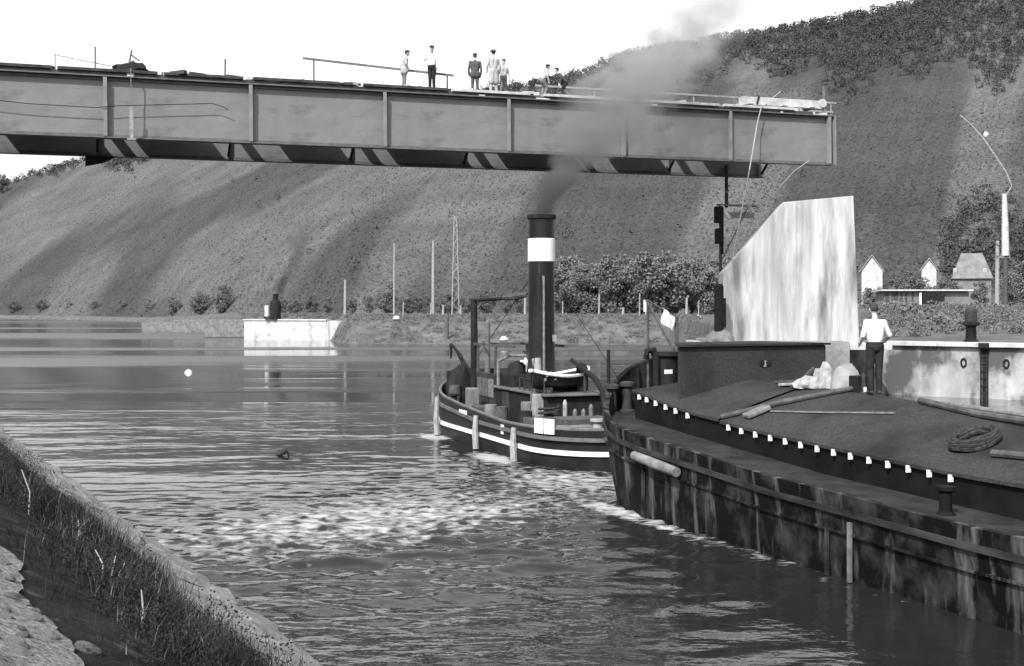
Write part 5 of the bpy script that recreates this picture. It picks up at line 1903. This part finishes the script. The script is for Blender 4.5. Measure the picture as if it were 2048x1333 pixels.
def person(label, loc, rz, height=1.75, shirt='shirt_white', trousers='trousers_black', coat=0.0, lean=0.0, hat='cap', hatm='hair',
           arms=None, legs=None, crouch=0.0, twist=0.0, wide=1.0, head_down=0.0):
    """faces local +Y; one continuous remeshed body, regions by material; cap and hair are children"""
    S = height / 1.75
    segs = []                                   # (p0, p1, r0, r1, region)
    hipz = 0.92 - crouch
    hip = Vector((0, 0, hipz))
    ch = Vector((0, lean * 0.42, hipz + 0.40 - abs(lean) * 0.10))
    nk = Vector((0, lean * 0.58, hipz + 0.55 - abs(lean) * 0.16))
    hd = nk + Vector((0, 0.03 + lean * 0.1 + head_down * 0.5, 0.17 - abs(lean) * 0.03 - head_down * 0.2))
    W = wide
    segs += [((0, 0, hipz), (0, lean * 0.18, hipz + 0.15), 0.135 * W, 0.135 * W, 'tr' if coat <= 0 else 'sh')]
    segs += [(Vector((-0.055, 0, hipz + 0.02)), Vector((0.055, 0, hipz + 0.02)), 0.125 * W, 0.125 * W, 'tr' if coat <= 0 else 'sh')]
    segs += [(Vector((-0.05, lean * 0.16, hipz + 0.17)), ch + Vector((-0.085, 0, 0)), 0.115 * W, 0.115 * W, 'sh'), (Vector((0.05, lean * 0.16, hipz + 0.17)), ch + Vector((0.085, 0, 0)), 0.115 * W, 0.115 * W, 'sh')]
    sh = [ch + Vector((s_ * 0.175 * W, -0.01, 0.075)) for s_ in (-1, 1)]
    segs += [(sh[0], sh[1], 0.068, 0.068, 'sh'), (ch + Vector((0, 0, 0.06)), nk, 0.085, 0.056, 'sh'), (nk + Vector((0, 0, 0.01)), hd, 0.05, 0.052, 'sk')]
    legs = legs or (((-0.10, 0.02, 0.50), (-0.12, -0.02, 0.085)), ((0.10, 0.02, 0.50), (0.12, -0.02, 0.085)))
    for s_, (kn, an) in zip((-1, 1), legs):
        h0 = Vector((s_ * 0.085, 0, hipz - 0.02))
        kn, an = Vector(kn), Vector(an)
        segs += [(h0, kn, 0.10, 0.072, 'tr'), (kn, an + Vector((0, 0, 0.02)), 0.07, 0.058, 'tr'),
                 (an + Vector((0, -0.02, -0.045)), an + Vector((s_ * 0.015, 0.15, -0.05)), 0.042, 0.034, 'bo')]
    arms = arms or (((-0.27, -0.03, 1.13), (-0.26, 0.06, 0.88)), ((0.27, -0.03, 1.13), (0.26, 0.06, 0.88)))
    for s_, s0, (el, ha) in zip((-1, 1), sh, arms):
        el, ha = Vector(el) - Vector((0, 0, crouch)), Vector(ha) - Vector((0, 0, crouch))
        el = el + Vector((0, lean * 0.3, 0))
        ha = ha + Vector((0, lean * 0.3, 0))
        segs += [(s0, el, 0.062, 0.05, 'sh'), (el, ha, 0.05, 0.04, 'sh')]
        d = (ha - el).normalized()
        side = d.cross(Vector((s_, 0.2, 0.1))).normalized()
        nrm = side.cross(d).normalized()
        palm = ha + d * 0.075
        segs += [(ha, palm + side * 0.018, 0.026, 0.022, 'sk'), (ha, palm - side * 0.018, 0.026, 0.022, 'sk')]
        curl = nrm * (-s_)
        for i, (o_, ln) in enumerate(((-0.033, 0.062), (-0.011, 0.074), (0.011, 0.078), (0.033, 0.068))):
            b0 = palm + side * o_ + d * 0.012
            b1 = b0 + d * ln * 0.5 + curl * 0.008
            b2 = b1 + d * ln * 0.42 + curl * 0.026
            segs += [(b0, b1, 0.0105, 0.0098, 'sk'), (b1, b2, 0.0098, 0.0085, 'sk')]
        t0 = ha + d * 0.02 + side * 0.024
        t1 = t0 + side * 0.032 + d * 0.03 + curl * 0.012
        segs += [(t0, t1, 0.014, 0.012, 'sk'), (t1, t1 + d * 0.034 + curl * 0.012, 0.012, 0.009, 'sk')]
    if coat > 0:
        segs += [(Vector((-0.06, 0, hipz)), Vector((-0.08, 0.0, hipz - coat)), 0.13 * W, 0.135 * W, 'sh'), (Vector((0.06, 0, hipz)), Vector((0.08, 0.0, hipz - coat)), 0.13 * W, 0.135 * W, 'sh')]
    m = MB()
    for p0, p1, r0, r1, _ in segs:
        cone_sphere(m, p0, p1, r0, r1)
    # head: skull, jaw, nose, ears
    hc = hd + Vector((0, 0.0, 0.035))
    m.ellip(hc, (0.078, 0.098, 0.115), 16, 12)
    m.ellip(hc + Vector((0, 0.035, -0.065)), (0.055, 0.06, 0.055), 12, 8)
    m.ellip(hc + Vector((0, 0.10, -0.02)), (0.014, 0.022, 0.026), 8, 6)
    for s_ in (-1, 1):
        m.ellip(hc + Vector((s_ * 0.08, 0.0, -0.01)), (0.014, 0.024, 0.034), 8, 6)
    me = bpy.data.meshes.new('person')
    me.from_pydata(m.v, [], m.f)
    tmp = bpy.data.objects.new('tmp', me)
    COL.objects.link(tmp)
    rm = tmp.modifiers.new('r', 'REMESH')
    rm.mode = 'VOXEL'
    rm.voxel_size = 0.0105
    sm = tmp.modifiers.new('s', 'SMOOTH')
    sm.factor = 0.5
    sm.iterations = 3
    dg = bpy.context.evaluated_depsgraph_get()
    body = bpy.data.meshes.new_from_object(tmp.evaluated_get(dg))
    bpy.data.objects.remove(tmp)
    body.name = 'person'
    # regions by nearest limb
    n = len(body.polygons)
    cen = np.empty(n * 3, np.float32)
    body.polygons.foreach_get('center', cen)
    cen = cen.reshape(-1, 3)
    best = np.full(n, 1e9)
    reg = np.zeros(n, np.int32)
    body.materials.clear()
    for q in (shirt, trousers, 'skin', 'shoe'):
        body.materials.append(MATS[q])
    code = {'sh': 0, 'tr': 1, 'sk': 2, 'bo': 3}
    hd_segs = [(hc, hc + Vector((0, 0, 0.01)), 0.10, 0.10, 'sk')]
    for p0, p1, r0, r1, rg in segs + hd_segs:
        p0, p1 = np.array(p0), np.array(p1)
        d = p1 - p0
        u = np.clip(((cen - p0) @ d) / max(1e-9, d @ d), 0, 1)
        dist = np.linalg.norm(cen - (p0 + u[:, None] * d), axis=1) - (r0 + (r1 - r0) * u)
        q = dist < best
        best[q] = dist[q]
        reg[q] = code[rg]
    if coat <= 0:
        belt = hipz + 0.085
        z = cen[:, 2] - lean * 0.0
        torso = (np.abs(cen[:, 0]) < 0.19) & (reg <= 1) & (cen[:, 2] > hipz - 0.15) & (cen[:, 2] < hipz + 0.3)
        reg[torso & (z < belt)] = 1
        reg[torso & (z >= belt)] = 0
    body.polygons.foreach_set('material_index', reg)
    body.polygons.foreach_set('use_smooth', np.ones(n, bool))
    body.update()
    o = link('person', body, None)
    o.location = loc
    o.rotation_euler = (0, 0, rz)
    o.scale = (S, S, S)
    tag(o, label, 'person')
    # hair
    MB().ellip(hc + Vector((0, -0.018, 0.02)), (0.084, 0.092, 0.108), 16, 10).build('hair', 'hair', o, True)
    if hat == 'cap':
        c = MB()
        c.ellip(hc + Vector((0, 0.0, 0.085)), (0.105, 0.118, 0.052), 16, 8)
        c.ellip(hc + Vector((0, 0.105, 0.062)), (0.07, 0.055, 0.012), 12, 6)
        c.build('cap', hatm, o, True)
    elif hat == 'hat':
        c = MB()
        c.ellip(hc + Vector((0, 0, 0.065)), (0.16, 0.175, 0.016), 16, 6)
        c.lathe([(0.096, 0.06), (0.09, 0.14), (0.06, 0.165), (0.01, 0.16)], tuple(hc), 16)
        c.build('hat', hatm, o, True)
    for s_ in (-1, 1):
        MB().ellip(hc + Vector((s_ * 0.03, 0.089, 0.004)), (0.011, 0.008, 0.007), 8, 6).build('eye', 'hair', o, True)
    if coat <= 0:
        # braces / belt
        c = MB()
        n_ = 20
        vv = []
        for z in (hipz + 0.075, hipz + 0.105):
            for k in range(n_):
                a = 2 * math.pi * k / n_
                vv.append((0.188 * W * math.cos(a), lean * 0.1 + 0.138 * W * math.sin(a), z))
        c.add(vv, [(k, (k + 1) % n_, n_ + (k + 1) % n_, n_ + k) for k in range(n_)])
        c.build('belt', 'shoe', o, True)
    return o


def make_people():
    # the man on the barge, seen from behind
    a = barge_at(1750, 0.0)
    person('man in white shirt and black trousers standing on the barge', barge_pt(0.0, a, 0.0), R(6), 1.80, hat='none', head_down=0.06,
           arms=(((-0.245, -0.01, 1.14), (-0.24, 0.16, 1.0)), ((0.29, -0.02, 1.15), (0.31, 0.17, 1.08))),
           legs=(((-0.085, 0.03, 0.50), (-0.075, -0.01, 0.085)), ((0.085, 0.0, 0.50), (0.06, -0.06, 0.085))))

    def on_bridge(px, y, ytop, ybot, label, rz, **k):
        x = bridge_x(px, y)
        p = bridge_w(x, y, DECK)
        h = (ybot - ytop) * p.y / F * 1.04
        return person(label, p, rz, h, **k)
    on_bridge(808, 0.7, 97, 174, 'man in a pale smock and dark cap, first on the bridge', R(-70), shirt='coat_pale', trousers='trousers_grey', hat='cap', coat=0.12, wide=1.15, lean=0.12, head_down=0.06,
              arms=(((-0.3, -0.1, 1.14), (-0.25, -0.08, 0.9)), ((0.28, 0.0, 1.13), (0.2, 0.1, 0.92))))
    on_bridge(864, 0.5, 93, 178, 'man in white shirt and long black trousers, hand on hip', R(170), shirt='shirt_white', trousers='trousers_black', hat='cap',
              arms=(((-0.24, 0.0, 1.14), (-0.22, 0.1, 0.92)), ((0.40, -0.06, 1.18), (0.2, 0.04, 1.04))),
              legs=(((-0.075, 0.02, 0.50), (-0.085, 0.0, 0.085)), ((0.075, 0.02, 0.50), (0.085, 0.0, 0.085))))
    on_bridge(950, 0.8, 103, 181, 'man in a dark jacket and dark trousers on the bridge', R(10), shirt='coat_dark', trousers='coat_dark', hat='cap', coat=0.08, wide=1.2)
    on_bridge(987, 0.3, 103, 186, 'man in a long pale overcoat and hat on the bridge', R(20), shirt='coat_pale', trousers='coat_pale', hat='hat', hatm='grey_cloth', coat=0.42, wide=1.12)
    on_bridge(1007, 1.3, 107, 180, 'man in pale shirt half hidden behind the overcoat man', R(200), shirt='coat_pale', trousers='trousers_grey', hat='cap')
    on_bridge(1086, 0.6, 133, 204, 'man in grey stooping beside the smoke on the bridge', R(-60), shirt='coat_pale', trousers='trousers_grey', hat='cap', lean=0.35, crouch=0.12,
              legs=(((-0.1, 0.14, 0.46), (-0.11, -0.02, 0.085)), ((0.1, 0.16, 0.46), (0.12, 0.0, 0.085))))
    on_bridge(1131, 0.5, 140, 208, 'man in dark clothes bending down at the smoke edge', R(80), shirt='coat_dark', trousers='trousers_black', hat='cap', lean=0.6, crouch=0.14,
              legs=(((-0.1, 0.16, 0.44), (-0.13, -0.04, 0.085)), ((0.1, 0.18, 0.44), (0.14, 0.02, 0.085))))
    # crew in the tug's wheelhouse
    p = TUG_LOC + Matrix.Rotation(TUG_RZ, 3, 'Z') @ Vector((0.35, 2.72, 1.25))
    person('crewman in a white shirt at the tug wheelhouse beside the funnel', p, TUG_RZ + R(10), 1.72, shirt='shirt_white', trousers='trousers_black', hat='cap')


make_people()
o = MB().box((0, 0, 0), (0.9, 1.0, 0.06)).build('wheelhouse_floor', 'dark_wood', TUG, loc=(0.35, 2.85, 1.215))
MB().box((0, 0, 0), (0.8, 0.9, 0.5)).build('floor_support', 'dark_wood', TUG, loc=(0.35, 2.85, 0.93))


# ------------------------------------------------------------------ small things on the water
def make_floats():
    d = H * F / (912 - HY)
    p = P(570, 912, d)
    o = MB().tube([(-0.28, 0, -0.03), (-0.08, 0, 0.03), (0.06, 0, 0.12), (0.1, 0.01, 0.02), (0.12, 0, -0.05)], [0.02, 0.05, 0.045, 0.03, 0.02], 7).tube([(0.0, 0, 0.1), (0.08, 0.03, 0.15)], [0.04, 0.02], 6).build('drift_branch', 'black_matt', None, True, loc=(p.x, p.y, 0.02))
    tag(o, 'crooked black branch drifting on the open water', 'driftwood')
    d = H * F / (746 - HY)
    p = P(377, 746, d)
    o = blob('white_float', (0.26, 0.22, 0.26), 33, 0.2, 'white_paint', sub=2)
    o.location = (p.x, p.y, -0.02)
    tag(o, 'small white float on the water far left', 'float')


make_floats()


# ------------------------------------------------------------------ smoke: real volumes rising from the funnel and the boiler
def smoke(name, path, label, dens, col0, col1, zsplit, nscale, seedv=0.0):
    """path: list of (px, py, d, radius px) from below upwards"""
    pts = [(P(px, py, d), r_ * d / F) for px, py, d, r_ in path]
    zs = [p.z for p, _ in pts]
    z0, z1 = zs[0], zs[-1]
    N = 30
    zz = np.linspace(z0, z1, N)
    cx = np.interp(zz, zs, [p.x for p, _ in pts])
    cy = np.interp(zz, zs, [p.y for p, _ in pts])
    cr = np.interp(zz, zs, [r_ for _, r_ in pts])
    for arr in (cx, cy, cr):
        sm_ = np.convolve(np.pad(arr, 1, mode='edge'), [0.25, 0.5, 0.25], 'valid')
        arr[1:-1] = sm_[1:-1]
    x_lo, x_hi = cx.min() - 1, cx.max() + 1
    y_lo, y_hi = cy.min() - 1, cy.max() + 1
    r_hi = cr.max() * 1.05
    m = MB()
    n = 20
    vv = [(cx[i] + cr[i] * 1.02 * math.cos(2 * math.pi * k / n), cy[i] + cr[i] * 1.02 * math.sin(2 * math.pi * k / n), zz[i]) for i in range(N) for k in range(n)]
    ff = [(i * n + k, i * n + (k + 1) % n, (i + 1) * n + (k + 1) % n, (i + 1) * n + k) for i in range(N - 1) for k in range(n)]
    ff += [tuple(range(n - 1, -1, -1)), tuple((N - 1) * n + k for k in range(n))]
    m.add(vv, ff)
    mt = bpy.data.materials.new(name)
    mt.use_nodes = True
    t = mt.node_tree
    t.nodes.clear()
    out = t.nodes.new('ShaderNodeOutputMaterial')
    pv = t.nodes.new('ShaderNodeVolumePrincipled')
    t.links.new(pv.outputs[0], out.inputs['Volume'])
    tc = t.nodes.new('ShaderNodeTexCoord')
    sx = t.nodes.new('ShaderNodeSeparateXYZ')
    t.links.new(tc.outputs['Object'], sx.inputs[0])

    def mth(op, a, c=0.0, clamp=False):
        q = t.nodes.new('ShaderNodeMath')
        q.operation = op
        q.use_clamp = clamp
        for i, z in enumerate((a, c)):
            if isinstance(z, (int, float)):
                q.inputs[i].default_value = float(z)
            else:
                t.links.new(z, q.inputs[i])
        return q.outputs[0]
    u = mth('DIVIDE', mth('SUBTRACT', sx.outputs[2], float(z0)), float(z1 - z0), True)
    cr_ = t.nodes.new('ShaderNodeValToRGB')
    el = cr_.color_ramp.elements
    while len(el) < N:
        el.new(0.5)
    for i in range(N):
        el[i].position = i / (N - 1)
    for i in range(N):
        el[i].color = ((cx[i] - x_lo) / (x_hi - x_lo), (cy[i] - y_lo) / (y_hi - y_lo), cr[i] / r_hi, 1)
    t.links.new(u, cr_.inputs[0])
    sp = t.nodes.new('ShaderNodeSeparateColor')
    t.links.new(cr_.outputs[0], sp.inputs[0])
    ccx = mth('ADD', mth('MULTIPLY', sp.outputs[0], float(x_hi - x_lo)), float(x_lo))
    ccy = mth('ADD', mth('MULTIPLY', sp.outputs[1], float(y_hi - y_lo)), float(y_lo))
    ccr = mth('MULTIPLY', sp.outputs[2], float(r_hi))
    dx, dy = mth('SUBTRACT', sx.outputs[0], ccx), mth('SUBTRACT', sx.outputs[1], ccy)
    rad = mth('DIVIDE', mth('SQRT', mth('ADD', mth('MULTIPLY', dx, dx), mth('MULTIPLY', dy, dy))), ccr)
    nz = t.nodes.new('ShaderNodeTexNoise')
    mp = t.nodes.new('ShaderNodeMapping')
    mp.inputs['Location'].default_value = (seedv, 0, 0)
    t.links.new(tc.outputs['Object'], mp.inputs[0])
    t.links.new(mp.outputs[0], nz.inputs[0])
    nz.inputs['Scale'].default_value = nscale
    nz.inputs['Detail'].default_value = 6.0
    # soft edge eaten away by noise
    body = mth('SUBTRACT', mth('ADD', mth('SUBTRACT', 1.0, rad), mth('MULTIPLY', nz.outputs[0], 4.2)), mth('SUBTRACT', 2.25, mth('MULTIPLY', mth('SUBTRACT', 1.0, mth('MULTIPLY', u, 5.0), True), 0.75)), True)
    body = mth('MULTIPLY', body, mth('SUBTRACT', 1.0, mth('MULTIPLY', rad, rad), True))
    dr = t.nodes.new('ShaderNodeValToRGB')
    e2 = dr.color_ramp.elements
    while len(e2) < len(dens):
        e2.new(0.5)
    dmax = max(v for _, v in dens)
    for i, (q, v) in enumerate(dens):
        e2[i].position = q
    for i, (q, v) in enumerate(dens):
        e2[i].color = (v / dmax,) * 3 + (1,)
    t.links.new(u, dr.inputs[0])
    dn = mth('MULTIPLY', mth('MULTIPLY', body, dr.outputs[0]), dmax)
    t.links.new(dn, pv.inputs['Density'])
    mr = t.nodes.new('ShaderNodeMapRange')
    mr.inputs[2].default_value = zsplit
    mr.inputs[3].default_value, mr.inputs[4].default_value = col0, col1
    t.links.new(u, mr.inputs[0])
    c3 = t.nodes.new('ShaderNodeCombineColor')
    for i in range(3):
        t.links.new(mr.outputs[0], c3.inputs[i])
    t.links.new(c3.outputs[0], pv.inputs['Color'])
    o = m.build(name, mt)
    tag(o, label, kind='stuff')


smoke('funnel_smoke', [(1083, 436, 40.2, 20), (1088, 405, 40.4, 24), (1104, 375, 40.8, 34), (1140, 340, 42, 52), (1185, 295, 44, 88), (1228, 235, 47, 125), (1270, 170, 51, 150), (1325, 112, 55, 155), (1395, 55, 60, 150), (1450, 0, 65, 150), (1500, -60, 70, 160)],
      'smoke drifting up from the tug funnel across the bridge', [(0.0, 14.0), (0.08, 6.0), (0.18, 1.9), (0.35, 1.3), (0.6, 0.6), (0.8, 0.28), (1.0, 0.16)], 0.08, 0.42, 0.5, 0.75)
smoke('boiler_smoke', [(551, 602, 170.0, 8), (557, 580, 170.5, 14), (570, 555, 171, 20), (585, 525, 172, 26), (597, 490, 174, 34), (612, 450, 177, 40)],
      'thin dark smoke rising from the boiler on the guide wall', [(0.0, 2.5), (0.3, 1.0), (1.0, 0.2)], 0.02, 0.12, 0.8, 0.3, 4.0)
